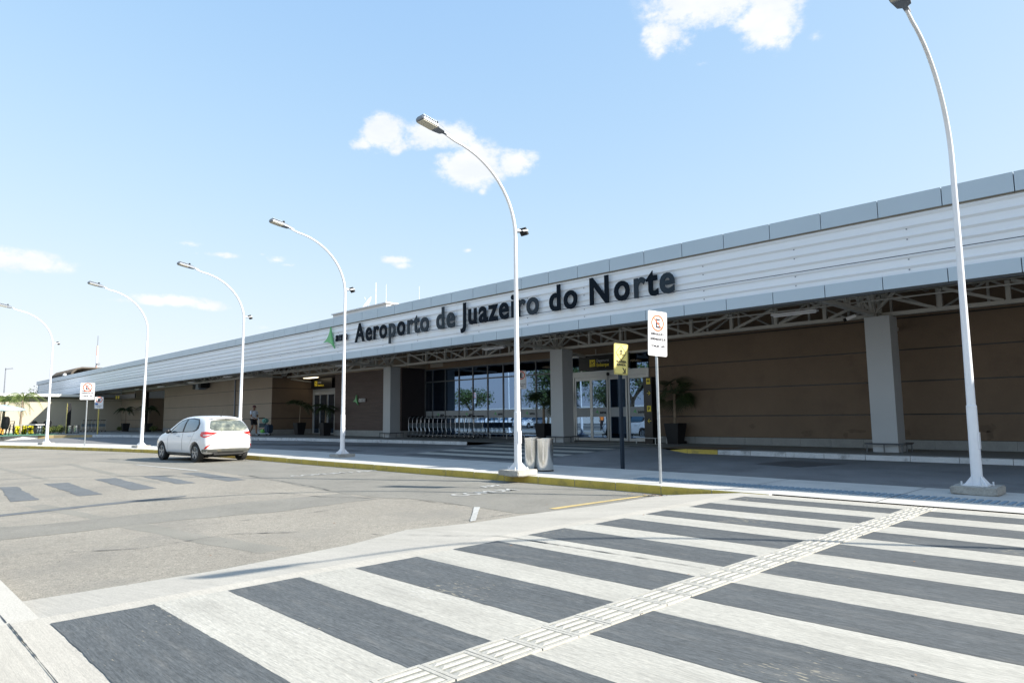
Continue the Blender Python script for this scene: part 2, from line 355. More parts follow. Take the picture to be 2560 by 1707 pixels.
class MB:
    """collects faces; build() links them as one mesh object"""
    def __init__(s): s.v = []; s.f = []; s.mi = []; s.cur = 0
    def add(s, vs, fs):
        b = len(s.v); s.v += [tuple(x) for x in vs]
        for f in fs: s.f.append([b + i for i in f]); s.mi.append(s.cur)
        return s
    def box(s, x0, x1, y0, y1, z0, z1):
        return s.add([(x0, y0, z0), (x1, y0, z0), (x1, y1, z0), (x0, y1, z0), (x0, y0, z1), (x1, y0, z1), (x1, y1, z1), (x0, y1, z1)],
                     [(0, 3, 2, 1), (4, 5, 6, 7), (0, 1, 5, 4), (1, 2, 6, 5), (2, 3, 7, 6), (3, 0, 4, 7)])
    def bar(s, a, b, w, h, up=(0, 0, 1)):
        a, b = Vector(a), Vector(b); d = (b - a).normalized(); u = Vector(up)
        if abs(d.dot(u)) > .98: u = Vector((1, 0, 0))
        sd = d.cross(u).normalized(); u = sd.cross(d)
        vs = []
        for p in (a, b):
            for i, j in ((-1, -1), (1, -1), (1, 1), (-1, 1)): vs.append(p + sd * (i * w / 2) + u * (j * h / 2))
        return s.add(vs, [(0, 1, 2, 3), (7, 6, 5, 4), (0, 4, 5, 1), (1, 5, 6, 2), (2, 6, 7, 3), (3, 7, 4, 0)])
    def tube(s, pts, rad, n=8, cap=True):
        pts = [Vector(p) for p in pts]; k = len(pts)
        if not hasattr(rad, '__len__'): rad = [rad] * k
        b = len(s.v); ref = None
        for i, p in enumerate(pts):
            d = (pts[min(i + 1, k - 1)] - pts[max(i - 1, 0)]).normalized()
            if ref is None: ref = Vector((0, 0, 1)) if abs(d.z) < .9 else Vector((1, 0, 0))
            a = d.cross(ref).normalized(); c = a.cross(d).normalized(); ref = c
            for j in range(n):
                t = 2 * PI * j / n
                s.v.append(tuple(p + (a * math.cos(t) + c * math.sin(t)) * rad[i]))
        for i in range(k - 1):
            for j in range(n):
                s.f.append([b + i * n + j, b + i * n + (j + 1) % n, b + (i + 1) * n + (j + 1) % n, b + (i + 1) * n + j]); s.mi.append(s.cur)
        if cap:
            s.f.append([b + j for j in range(n)][::-1]); s.mi.append(s.cur)
            s.f.append([b + (k - 1) * n + j for j in range(n)]); s.mi.append(s.cur)
        return s
    def lathe(s, prof, n=24, center=(0, 0, 0), axis='Z', closed=False):
        b = len(s.v); c = Vector(center)
        for (r, h) in prof:
            for j in range(n):
                t = 2 * PI * j / n
                x, y = r * math.cos(t), r * math.sin(t)
                s.v.append(tuple(c + (Vector((x, y, h)) if axis == 'Z' else Vector((x, h, y)))))
        m = len(prof)
        for i in range(m if closed else m - 1):
            for j in range(n):
                i2 = (i + 1) % m
                s.f.append([b + i * n + j, b + i * n + (j + 1) % n, b + i2 * n + (j + 1) % n, b + i2 * n + j]); s.mi.append(s.cur)
        return s
    def prism(s, poly, to3, d):
        """poly: 2D outline, to3(u,v)->Vector, extruded by vector d"""
        P = [Vector(to3(*p)) for p in poly]; n = len(P); d = Vector(d); b = len(s.v)
        s.v += [tuple(p) for p in P] + [tuple(p + d) for p in P]
        for t in tessellate_polygon([[Vector((p[0], p[1], 0)) for p in poly]]):
            s.f.append([b + i for i in t]); s.mi.append(s.cur)
            s.f.append([b + n + i for i in t][::-1]); s.mi.append(s.cur)
        for i in range(n):
            s.f.append([b + i, b + (i + 1) % n, b + n + (i + 1) % n, b + n + i]); s.mi.append(s.cur)
        return s
    def mesh(s, name, mats, smooth=False, recalc=True):
        me = bpy.data.meshes.new(name); me.from_pydata(s.v, [], s.f); me.update()
        if recalc:
            bm = bmesh.new(); bm.from_mesh(me); bmesh.ops.recalc_face_normals(bm, faces=bm.faces); bm.to_mesh(me); bm.free()
        for m in (mats if isinstance(mats, (list, tuple)) else [mats]): me.materials.append(MT[m] if isinstance(m, str) else m)
        if len(me.materials) > 1:
            for p, i in zip(me.polygons, s.mi): p.material_index = i
        if smooth: me.shade_smooth() if hasattr(me, 'shade_smooth') else None
        return me
    def build(s, name, mats, parent=None, smooth=False, local=False, recalc=True):
        if parent and not local:
            inv = wm(parent).inverted(); s.v = [tuple(inv @ Vector(v)) for v in s.v]
        return link(name, s.mesh(name, mats, smooth, recalc), parent)

def smooth_angle(me, ang=40):
    bm = bmesh.new(); bm.from_mesh(me)
    for f in bm.faces: f.smooth = True
    for e in bm.edges:
        if len(e.link_faces) == 2 and e.calc_face_angle(0) > R(ang): e.smooth = False
    bm.to_mesh(me); bm.free()

def text_mesh(body, size, extrude=0.0, offset=0.0, align='LEFT'):
    cu = bpy.data.curves.new('t', 'FONT'); cu.body = body; cu.size = size; cu.extrude = extrude; cu.offset = offset
    cu.align_x = align; cu.resolution_u = 4
    ob = bpy.data.objects.new('t', cu)
    me = bpy.data.meshes.new_from_object(ob)
    bpy.data.objects.remove(ob); bpy.data.curves.remove(cu)
    return me

def put_text(name, body, size, origin, ux, uz, material, parent=None, extrude=0.004, offset=0., align='CENTER', sx=1.0, skew=0.):
    me = text_mesh(body, size, extrude, offset, align)
    ux, uz = Vector(ux).normalized(), Vector(uz).normalized(); nn = ux.cross(uz)
    m = Matrix.Identity(4)
    for i in range(3): m[i][0] = ux[i] * sx; m[i][1] = uz[i] + ux[i] * skew; m[i][2] = nn[i]; m[i][3] = origin[i]
    if parent: m = wm(parent).inverted() @ m
    me.transform(m)
    if not me.materials: me.materials.append(MT[material])
    else: me.materials[0] = MT[material]
    return link(name, me, parent)

def copy_tree(o, parent=None):
    c = o.copy(); COL.objects.link(c); c.parent = parent
    for ch in list(o.children): copy_tree(ch, c)
    return c

def in_poly(x, y, poly):
    c = False; n = len(poly)
    for i in range(n):
        x1, y1 = poly[i]; x2, y2 = poly[(i + 1) % n]
        if (y1 > y) != (y2 > y) and x < (x2 - x1) * (y - y1) / (y2 - y1) + x1: c = not c
    return c

def cdt_poly(poly, step):
    P = []
    for i in range(len(poly)):
        a, b = Vector(poly[i]), Vector(poly[(i + 1) % len(poly)])
        k = max(1, int((b - a).length / step))
        for j in range(k): P.append(a.lerp(b, j / k))
    nb = len(P)
    xs = [p[0] for p in poly]; ys = [p[1] for p in poly]
    x = min(xs) + step * .5
    while x < max(xs):
        y = min(ys) + step * .5
        while y < max(ys):
            if in_poly(x, y, poly) and min((Vector((x, y)) - q).length_squared for q in P[:nb]) > (step * .35) ** 2: P.append(Vector((x, y)))
            y += step
        x += step
    r = delaunay_2d_cdt(P, [], [list(range(nb))], 1, 1e-5)
    return r[0], r[2]

def sheet(name, poly, zf, step, material, parent=None, smooth=True):
    vs, fs = cdt_poly(poly, step)
    me = bpy.data.meshes.new(name)
    V = [(v[0], v[1], zf(v[0], v[1])) for v in vs]
    F = []
    for f in fs:
        a, b, c = [Vector(V[i]) for i in f[:3]]
        F.append(list(f) if (b - a).cross(c - a).z > 0 else list(f)[::-1])
    if parent:
        inv = wm(parent).inverted(); V = [tuple(inv @ Vector(v)) for v in V]
    me.from_pydata(V, [], F); me.materials.append(MT[material])
    return link(name, me, parent)

def ragged(poly, step=.12, amp=.008, seed=0.):
    out = []
    for i in range(len(poly)):
        a, b = Vector(poly[i]), Vector(poly[(i + 1) % len(poly)])
        L = (b - a).length; k = max(1, int(L / step)); nrm = Vector((-(b - a).y, (b - a).x)).normalized()
        for j in range(k):
            p = a.lerp(b, j / k)
            if j: p = p + nrm * (noise.noise(Vector((p.x * 16, p.y * 16, seed))) * amp * .8 + noise.noise(Vector((p.x * 5, p.y * 5, seed))) * amp * 1.0 + noise.noise(Vector((p.x * 1.3, p.y * 1.3, seed + 3))) * amp)
            out.append((p.x, p.y))
    return out

def flat(name, poly, z, material, parent=None):
    zf = z if callable(z) else (lambda x, y: z)
    me = bpy.data.meshes.new(name)
    V = [(p[0], p[1], zf(p[0], p[1])) for p in poly]
    T = tessellate_polygon([[Vector((p[0], p[1], 0)) for p in poly]])
    F = []
    for t in T:
        a, b, c = [Vector(V[i]) for i in t]
        F.append(list(t) if (b - a).cross(c - a).z > 0 else list(t)[::-1])
    if parent:
        inv = wm(parent).inverted(); V = [tuple(inv @ Vector(v)) for v in V]
    me.from_pydata(V, [], F); me.materials.append(MT[material])
    return link(name, me, parent)

def lerp_curve(pts, x):
    pts = sorted(pts)
    if x <= pts[0][0]: return pts[0][1]
    for (a, b), (c, d) in zip(pts, pts[1:]):
        if x <= c: return b + (d - b) * (x - a) / (c - a)
    return pts[-1][1]

def resample(pts, step):
    out = [Vector(pts[0])]; acc = 0.
    for a, b in zip(pts, pts[1:]):
        a, b = Vector(a), Vector(b); L = (b - a).length; t = step - acc
        while t <= L:
            out.append(a.lerp(b, t / L)); t += step
        acc = (acc + L) % step
    return out

def chaikin(pts, n=2):
    for _ in range(n):
        q = [pts[0]]
        for a, b in zip(pts, pts[1:]):
            q += [(a[0] * .75 + b[0] * .25, a[1] * .75 + b[1] * .25), (a[0] * .25 + b[0] * .75, a[1] * .25 + b[1] * .75)]
        q.append(pts[-1]); pts = q
    return pts

def zp(x):            # the platform rises slightly to the left
    return .2 + .1 * min(1, max(0, (-x - 6) / 35))
KB = [(-75, 12.0), (-53, 12.6), (-49.2, 13.6), (-45.9, 14.25), (-40, 15.0), (-35.2, 15.8), (-30, 17.0), (-21, 18.15), (20, 18.2)]
BB = [(-75, 0.0), (-60, 4.6), (-53.5, 7.1), (-43.5, 9.75), (-36, 11.3), (-28.6, 12.6), (-20, 12.95), (-9.6, 13.0), (20, 12.75)]
def zfr(x, y):        # pick-up road in front of the platform
    a, b = lerp_curve(BB, x), lerp_curve(KB, x)
    t = min(1, max(0, (y - a) / (b - a)))
    return -.05 + t * (zp(x) - .13 + .05)

# ------------------------------------------------------------------ ground, roads, pavements
g = MB().box(-900, 900, -900, 900, -.9, -.30).build('ground', 'ground'); tag(g, 'bare dry ground around the airport forecourt', 'ground', kind='structure')
road = sheet('road', [(-140, -60), (60, -60), (60, 12.5), (-140, 12.5)], lambda x, y: -.14, 12, 'asphalt')
tag(road, 'sun-bleached grey asphalt road in front of the terminal', 'road', kind='structure')

# repaired patches and old markings of the road
zpz = -.136
s = 0
for q in [[(-17.96, 2.48), (-17.77, 2.75), (-14.47, 2.57), (-14.51, 2.17)], [(-18.09, 3.28), (-18.03, 3.72), (-14.62, 3.59), (-14.58, 3.21)],
          [(-18.45, 4.33), (-18.56, 4.79), (-15.01, 4.65), (-14.96, 4.22)], [(-18.56, 5.36), (-18.33, 5.74), (-15.56, 5.61), (-15.6, 5.26)],
          [(-18.75, 6.37), (-18.71, 6.79), (-15.46, 6.68), (-15.37, 6.24)], [(-18.1, 1.3), (-18.0, 1.75), (-14.5, 1.6), (-14.5, 1.2)],
          [(-12.61, 1.6), (-12.96, 3.12), (-13.15, 4.6), (-12.98, 4.5), (-12.66, 3.03), (-12.35, 1.6)]]:
    s += 1
    flat('asphalt_patch', ragged(q, .15, .03, s), zpz, 'asphalt_patch', road)
for q in [[(-11.3, 1.2), (-11.0, 2.18), (-11.05, 3.03), (-11.15, 4.14), (-11.3, 4.95), (-11.2, 6.6), (-10.0, 6.6), (-9.76, 4.6), (-9.98, 3.33), (-9.96, 2.66), (-9.93, 1.2)],
          [(-28, 8.2), (-22.5, 10.1), (-17.5, 10.05), (-11, 10.2), (-6.76, 10.25), (-6.58, 8.69), (-6.75, 7.2), (-6.93, 6.92), (-8.35, 7.03), (-9.68, 6.97), (-10.11, 6.72), (-11.8, 6.68), (-14.6, 7.0), (-20, 7.25), (-27, 6.3)]]:
    s += 1
    flat('asphalt_repair', ragged(q, .2, .06, s), -.1375, 'asphalt_old', road)
for q in [[(-13.6, 2.2), (-10.9, 2.6), (-8.2, 2.9), (-6.9, 3.15), (-6.9, 3.5), (-8.3, 3.2), (-10.9, 2.85), (-13.6, 2.5)],
          [(-26, 5.2), (-20, 5.0), (-16.2, 5.0), (-16.2, 5.14), (-20, 5.2), (-26, 5.45)], [(-30, 3.0), (-24, 3.4), (-19.2, 3.5), (-19.2, 3.62), (-24, 3.6), (-30, 3.3)]]:
    s += 1
    flat('tyre_track', ragged(q, .3, .05, s), -.1385 + .0003 * (s % 5), 'asphalt_track', road)
for q in [[(-8.6, 1.5), (-8.1, 2.4), (-8.3, 3.4), (-7.6, 4.3)], [(-13.0, 5.2), (-12.2, 5.9), (-11.0, 6.1), (-9.6, 6.9), (-8.2, 6.98)], [(-9.4, 3.0), (-9.2, 4.6), (-9.4, 5.8)], [(-16.5, 7.2), (-14.6, 7.05), (-12.4, 6.85), (-11.8, 6.72)], [(-7.4, 4.9), (-7.0, 5.9), (-6.95, 6.85)]]:
    s += 1
    flat('crack', ragged([(a_, b_ + .008) for a_, b_ in q] + [(a_ , b_ - .008) for a_, b_ in q[::-1]], .06, .016, s), -.1315, 'crack_tar', road)
flat('yellow_line', ragged([(-6.95, 7.58), (-6.85, 9.93), (-6.75, 9.93), (-6.83, 7.58)], .1, .01), -.1325, 'road_yellow', road)
flat('lane_mark', ragged([(-6.87, 5.97), (-6.88, 6.07), (-7.85, 7.02), (-7.93, 6.97)], .1, .01), -.132, 'road_white', road)
flat('lane_mark', ragged([(-19.2, 6.9), (-23.5, 6.6), (-23.5, 6.7), (-19.2, 7.02)], .1, .01), -.132, 'road_white', road)
for (o, b, sz) in [((-9.15, 7.7, -.131), 'COMUM', .52), ((-9.9, 9.0, -.131), 'APP', .40), ((-15.3, 7.75, -.131), 'COMUM / APP', .52), ((-26.5, 7.3, -.131), 'COMUM / APP', .5)]:
    put_text('road_lettering', b, sz, o, (.06, 1, 0), (-1, .06, 0), 'road_white', road, extrude=.0, offset=.012, align='LEFT', sx=.72)

# near pavement the photographer stands on
sw = MB().box(-90, -5.22, -3, .97, -.3, .0)
sw = sw.build('near_sidewalk', 'sidewalk'); tag(sw, 'pale concrete pavement in the near left corner', 'pavement', kind='structure')
flat('expansion_joint', ragged([(-90, .802), (-5.25, .802), (-5.25, .809), (-90, .809)], .08, .005), .003, 'joint', sw)

# raised crossing: table, ramps
cr = MB()
X0, X1 = -5.22, 3.4
cr.box(X0, X1, -3, 10.15, -.3, 0)
cr = cr.build('raised_crossing', 'concrete'); tag(cr, 'raised concrete zebra crossing of dark and white bands in the foreground', 'crossing', kind='structure')
rp = MB()
edge = [(.97, -6.42), (2.5, -6.40), (4.0, -6.6), (5.0, -6.95), (5.9, -6.75), (7.0, -6.75), (8.4, -6.6), (10.13, -6.6)]
for (ya, xa), (yb, xb) in zip(edge, edge[1:]):
    rp.add([(xa, ya, -.132), (X0, ya, 0), (X0, yb, 0), (xb, yb, -.132), (xa, ya, -.3), (X0, ya, -.3), (X0, yb, -.3), (xb, yb, -.3)], [(0, 1, 2, 3), (0, 3, 7, 4)])
rp.build('ramp', 'concrete', cr, recalc=False)
rp2 = MB().add([(X1, -3, 0), (X1 + 1.4, -3, -.135), (X1 + 1.4, 10.1, -.135), (X1, 10.1, 0)], [(0, 1, 2, 3)])
rp2.build('ramp', 'concrete', cr, recalc=False)
bars = [(.992, 1.576), (2.066, 2.621), (3.09, 3.713), (4.149, 4.72), (5.168, 5.747), (6.185, 6.764), (7.226, 7.70), (8.178, 8.72), (9.22, 9.72)]
xl = [-5.03, -5.03, -4.99, -5.02, -5.04, -4.98, -4.99, -4.95, -4.94]
for i, (a, b) in enumerate(bars):
    flat('dark_band', ragged([(xl[i], a), (3.2, a + .0), (3.2, b), (xl[i] + .0, b)], .03, .006, i), .0042, 'paint_dark', cr)
    if i + 1 < len(bars):
        c = bars[i + 1][0]
        flat('white_band', ragged([(xl[i] - .02, b - .03), (3.2, b - .03), (3.2, c + .03), (xl[i] - .02, c + .03)], .05, .004, i + 40), .0022, 'paint_white', cr)
flat('white_band', ragged([(-4.95, 9.69), (3.2, 9.69), (3.2, 10.0), (-4.95, 10.0)], .12, .005, 77), .0022, 'paint_white', cr)
flat('hairline_crack', ragged([(-7.6, 4.47), (-5.1, 4.93), (-2.9, 5.0), (-2.9, 5.008), (-5.1, 4.94), (-7.6, 4.48)], .07, .01), lambda x, y: .008 if x > X0 else -.128 + (x + 6.9) * .08, 'joint', cr)
flat('expansion_joint', ragged([(-5.21, .808), (-3.2, .803), (-3.2, .809), (-5.21, .815)], .06, .005), .006, 'joint', cr)
# tactile paving tiles: slab with four ribs
def tile_mesh():
    m = MB(); W, L, t0 = .139, .144, .011
    xi, yi = .118, .118
    m.add([(-W, -L, -.004), (W, -L, -.004), (W, L, -.004), (-W, L, -.004), (-W, -L, t0), (W, -L, t0), (W, L, t0), (-W, L, t0), (-xi, -yi, t0), (xi, -yi, t0), (xi, yi, t0), (-xi, yi, t0),
           (-xi, -yi, t0 - .0018), (xi, -yi, t0 - .0018), (xi, yi, t0 - .0018), (-xi, yi, t0 - .0018)],
          [(0, 1, 5, 4), (1, 2, 6, 5), (2, 3, 7, 6), (3, 0, 4, 7), (4, 5, 9, 8), (5, 6, 10, 9), (6, 7, 11, 10), (7, 4, 8, 11), (8, 9, 13, 12), (9, 10, 14, 13), (10, 11, 15, 14), (11, 8, 12, 15)])
    m.cur = 1
    m.add([(-xi, -yi, t0 - .0018), (xi, -yi, t0 - .0018), (xi, yi, t0 - .0018), (-xi, yi, t0 - .0018)], [(0, 1, 2, 3)])
    m.cur = 0
    for k in range(4):
        x = -.0885 + k * .059
        b_ = t0 - .0018
        m.add([(x - .018, -.114, b_), (x + .018, -.114, b_), (x + .018, .114, b_), (x - .018, .114, b_),
               (x - .009, -.088, .0152), (x + .009, -.088, .0152), (x + .009, .088, .0152), (x - .009, .088, .0152)],
              [(4, 5, 6, 7), (0, 1, 5, 4), (1, 2, 6, 5), (2, 3, 7, 6), (3, 0, 4, 7)])
    return m.mesh('tactile_tile', ['tile', 'tile_groove'], recalc=False)
tm = tile_mesh()
for k in range(34):
    y = .22 + k * .2925
    if y > 10.05: break
    t = link('tactile_tile', tm, cr)
    t.location = (-2.685 + .0065 * (y - 2) + random.uniform(-.003, .003), y, .001 + random.uniform(0, .002))
    t.rotation_euler = (random.uniform(-.004, .004), random.uniform(-.004, .004), random.uniform(-.008, .008))

# ------------------------------------------------------------------ median
Fr = [(-75, -4.5), (-62, .8), (-53, 3.8), (-45.4, 6.14), (-37.1, 8.35), (-31.0, 9.6), (-26, 10.05), (-22.7, 10.13), (-17.5, 10.1), (-11.5, 10.25), (-6.2, 10.25), (-5.2, 10.2), (-1.5, 10.16), (20, 10.16)]
Bk = [(-75, 0.0), (-60, 4.6), (-53.5, 7.1), (-43.5, 9.75), (-36, 11.3), (-28.6, 12.6), (-24.5, 12.95), (-20, 12.95), (-9.6, 13.0), (-4.4, 12.8), (-1.9, 12.75), (20, 12.75)]
Fs, Bs = chaikin(Fr), chaikin(Bk)
ACCP = [[(-7.8, 16.0), (-7.4, 17.2), (-6.0, 17.0), (-6.6, 15.6)], [(-36.0, 13.2), (-29.5, 14.6), (-23.5, 16.2), (-22.0, 16.9), (-25.5, 16.6), (-31.0, 14.9), (-36.5, 13.6)], [(-26.5, 13.6), (-22.5, 14.0), (-22.5, 14.3), (-26.8, 14.0)]]
MT['access_dark'] = mat('oil_stained_asphalt', (.085, .085, .086), .6, var=.25, vscale=1.5)
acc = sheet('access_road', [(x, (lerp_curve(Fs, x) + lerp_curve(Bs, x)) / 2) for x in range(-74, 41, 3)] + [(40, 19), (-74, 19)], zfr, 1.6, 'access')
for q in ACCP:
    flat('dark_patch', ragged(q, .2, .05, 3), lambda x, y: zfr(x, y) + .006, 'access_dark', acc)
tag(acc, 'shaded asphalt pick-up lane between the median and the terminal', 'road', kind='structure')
med = MB()
xs = [-75 + .75 * i for i in range(127)]
for a, b in zip(xs, xs[1:]):
    fa, fb, ba, bb = lerp_curve(Fs, a), lerp_curve(Fs, b), lerp_curve(Bs, a), lerp_curve(Bs, b)
    med.add([(a, fa + .12, -.001), (b, fb + .12, -.001), (b, bb, -.001), (a, ba, -.001), (a, ba, -.4), (b, bb, -.4)], [(0, 1, 2, 3), (3, 2, 5, 4)])
med = med.build('median', 'median', recalc=False); tag(med, 'pale concrete median island between the two lanes', 'median', kind='structure')
kp = [p for p in resample(Fs, .98)]
for i in range(len(kp) - 1):
    a, b = kp[i], kp[i + 1]
    if not (-66 < a.x < -5.4 or a.x > 3.6): continue
    d = (b - a).normalized(); n = Vector((-d.y, d.x))
    a2, b2 = a + d * .006, b - d * .006
    dz = random.uniform(-.004, .004)
    m = MB()
    V = [(a2, 0, -.2), (b2, 0, -.2), (b2, .13, -.2), (a2, .13, -.2), (a2, .0, -.02), (b2, .0, -.02), (b2, .13, .0), (a2, .13, .0), (a2, .018, .002), (b2, .018, .002)]
    vs = [((p + n * o).x, (p + n * o).y, z + dz) for p, o, z in V]
    m.add(vs, [(0, 1, 5, 4)]); m.add(vs, [(4, 5, 9, 8)]); m.cur = 1
    m.add(vs, [(8, 9, 6, 7)]); m.add(vs, [(1, 2, 6, 9, 5)]); m.add(vs, [(3, 0, 4, 8, 7)])
    m.build('kerb_stone', ['kerb_yellow', 'median'], med, recalc=False)
for k in range(9):
    x = -24 + k * 2.6 + random.uniform(-.2, .2)
    flat('slab_joint', [(x, lerp_curve(Fs, x) + .15), (x + .012, lerp_curve(Fs, x) + .15), (x + .012, lerp_curve(Bs, x)), (x, lerp_curve(Bs, x))], .002, 'joint', med)
# blue-grey tactile strips on the median, seen as ribs only
tb = MB()
for (xa, xb, ya, yb) in [(-6.3, 3.0, 11.05, 11.45), (-7.9, -6.3, 11.05, 11.45)]:
    x = xa
    while x < xb:
        tb.box(x, min(x + .05, xb), ya, yb, -.004, .012); x += .095
tactile = tb.build('tactile_strip', 'tile_blue', med); tactile['kind'] = 'stuff'

# ------------------------------------------------------------------ raised crossing of the access lane
def zc(y): return min(1, max(0, (y - 12.95) / 5.2)) * .235 + .003
fc = MB()
ys = [12.95 + .35 * i for i in range(16)]
for a, b in zip(ys, ys[1:]):
    fc.add([(-19.2, a, zc(a)), (-12.2, a, zc(a)), (-12.2, b, zc(b)), (-19.2, b, zc(b))], [(0, 1, 2, 3)])
    fc.add([(-12.2, a, zc(a)), (-10.9, a, zfr(0, a) + .002), (-10.9, b, zfr(0, b) + .002), (-12.2, b, zc(b))], [(0, 1, 2, 3)])
    fc.add([(-20.5, a, zfr(0, a) + .002), (-19.2, a, zc(a)), (-19.2, b, zc(b)), (-20.5, b, zfr(0, b) + .002)], [(0, 1, 2, 3)])
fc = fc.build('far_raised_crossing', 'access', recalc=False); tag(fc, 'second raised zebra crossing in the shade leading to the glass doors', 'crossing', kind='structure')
for k in range(7):
    a = 13.25 + k * 1.03
    b = a + .50
    def zz(x, y): return (zc(y) if y < 18.15 else zp(x)) + .006
    flat('dark_band', ragged([(-18.6, a), (-13.0, a), (-13.0, b), (-18.6, b)], .25, .01, k), zz, 'paint_dark', fc)
    flat('white_band', ragged([(-18.6, b + .01), (-13.0, b + .01), (-13.0, a + 1.02), (-18.6, a + 1.02)], .25, .01, k), zz, 'paint_white', fc)

# ------------------------------------------------------------------ platform (pavement in front of the terminal)
K = [(20, 18.2), (-9, 18.2), (-21, 18.15), (-25, 17.8), (-30, 17.0), (-35.2, 15.8), (-40, 15.0), (-45.9, 14.25), (-49.2, 13.6), (-52.6, 12.8), (-54.8, 11.4), (-56.2, 10.2), (-56.6, 8.9), (-56.1, 7.4), (-55, 5.8), (-53.5, 4.6), (-60, 1.2), (-76, -4)]
Ks = chaikin(K[:16], 1)
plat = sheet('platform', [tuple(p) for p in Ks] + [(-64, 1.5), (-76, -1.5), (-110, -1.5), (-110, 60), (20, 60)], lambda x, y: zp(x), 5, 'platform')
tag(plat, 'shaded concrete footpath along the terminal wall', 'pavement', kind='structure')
kp = resample([Vector(p) for p in Ks], 1.0)
for i in range(len(kp) - 1):
    a, b = kp[i + 1], kp[i]
    if -20.6 < b.x < -11.0: continue
    if b.x > 14: continue
    d = (b - a).normalized(); n = Vector((-d.y, d.x)); a2, b2 = a + d * .005, b - d * .005
    m = MB()
    za, zb = zp(a.x) + .003 + random.uniform(-.003, .003), zp(b.x) + .003
    if -11.0 <= b.x < -10.0: za -= .09
    yellow = -11.2 < b.x < -9.0
    tan = b.x < -53.0 and b.y > 10.2
    vs = []
    for p, o, z in [(a2, 0, -.3), (b2, 0, -.3), (b2, 0, zb - .015), (a2, 0, za - .015), (a2, .02, za), (b2, .02, zb), (b2, .14, zb), (a2, .14, za)]:
        q = p + n * o; vs.append((q.x, q.y, z))
    m.add(vs, [(0, 1, 2, 3), (3, 2, 5, 4), (4, 5, 6, 7)])
    m.build('kerb_stone', 'kerb_yellow' if yellow else 'kerb_tan' if tan else 'kerb_white', plat, recalc=False)
flat('ochre_ramp', [(-12.1, 18.2), (-9.8, 18.2), (-9.8, 19.6), (-12.1, 19.6)], lambda x, y: zp(x) + .004, 'brown', plat)
carpet = flat('green_carpet', [(-54.4, 5.9), (-56.35, 8.9), (-56.0, 10.1), (-58.5, 11.6), (-63, 11.8), (-68, 11.8), (-72.4, 10), (-72.4, 2), (-60, 3)], lambda x, y: zp(x) + .006, 'carpet')
tag(carpet, 'green artificial turf under the terrace tables at far left', 'turf', kind='structure')

# ------------------------------------------------------------------ terminal building
T = empty('terminal_building', (-40, 24, .2), 0, 'long low airport terminal with white ribbed fascia and deep shaded canopy', 'building')
YF, YC, YW = 15.8, 19.6, 21.7
XR, XL = 13.2, -93.6
def part(mb, name, mats, parent=None, **k): return mb.build(name, mats, parent or T, **k)

# roof deck, parapet backing, gutter strip
part(MB().box(XL + .2, XR, YF + .12, 52, 5.36, 5.5), 'roof', 'roof_dark')
part(MB().box(XL + .05, XR, YF + .10, YF + .22, 3.86, 5.80), 'fascia_backing', 'joint')
# composite panels above and below the ribbed cladding; joints 8 mm
pan_x = [-2.19 - 1.213 * i for i in range(-12, 76)]
pan_x = [x for x in pan_x if XL < x < XR]
top_me = MB().box(-.598, .598, 0, .13, 5.435, 5.82).mesh('fascia_panel', 'fascia')
bot_me = MB().box(-.598, .598, 0, .13, 3.85, 4.135).mesh('fascia_panel', 'fascia')
inv = wm(T).inverted()
for x in pan_x:
    for me in (top_me, bot_me):
        o = link('fascia_panel', me, T); o.location = inv @ Vector((x - .6065, YF - .03, 0))
# ribbed sheets
def rib_profile(z0, z1):
    P = [(0, z0)]; z = z0 + .10
    while z < z1 - .06:
        P += [(0, z), (-.036, z + .048), (-.036, z + .066), (0, z + .078)]; z += .214
    P.append((0, z1)); return P
seams = [XR, 5.0, -1.9, -10.1, -18.92, -24.91, -30.91, -39.0, -47, -55, -63, -71, -79, -86.5, XL]
PR = rib_profile(4.14, 5.41)
for i, (b, a) in enumerate(zip(seams, seams[1:])):
    m = MB(); dy = .004 * (i % 2)
    vs = [(x, YF + p[0] + dy + .04, p[1]) for x in (a + .004, b - .004) for p in PR]
    n = len(PR)
    m.add(vs, [(j, j + n, j + n + 1, j + 1) for j in range(n - 1)])
    m.box(a + .004, b - .004, YF + .044 + dy, YF + .06, 4.14, 5.41)
    c = part(m, 'cladding_sheet', 'cladding', recalc=False)
    # fixing screws
    if a > -40:
        sc = MB(); x = a + 1.2
        while x < b - .5:
            for z in (4.22, 4.44, 4.87, 5.09): sc.box(x - .012, x + .012, YF + .020, YF + .038, z - .012, z + .012)
            x += 2.4
        sc.build('screw', 'lamp_grey', c)
part(MB().box(XL, XR, YF - .0, YF + .03, 5.41, 5.435), 'drip_edge', 'tan_gap')
part(MB().box(XL, XR, YF + .01, YF + .10, 3.80, 3.85), 'drip_edge', 'joint')
part(MB().bar((XL, YF + .028, 4.545), (XR, YF + .028, 4.545), .008, .010), 'cable', 'navy')
# end cap at far left
part(MB().box(XL - .02, XL + .2, YF + .0, 30, 3.85, 5.82), 'end_panel', 'fascia')

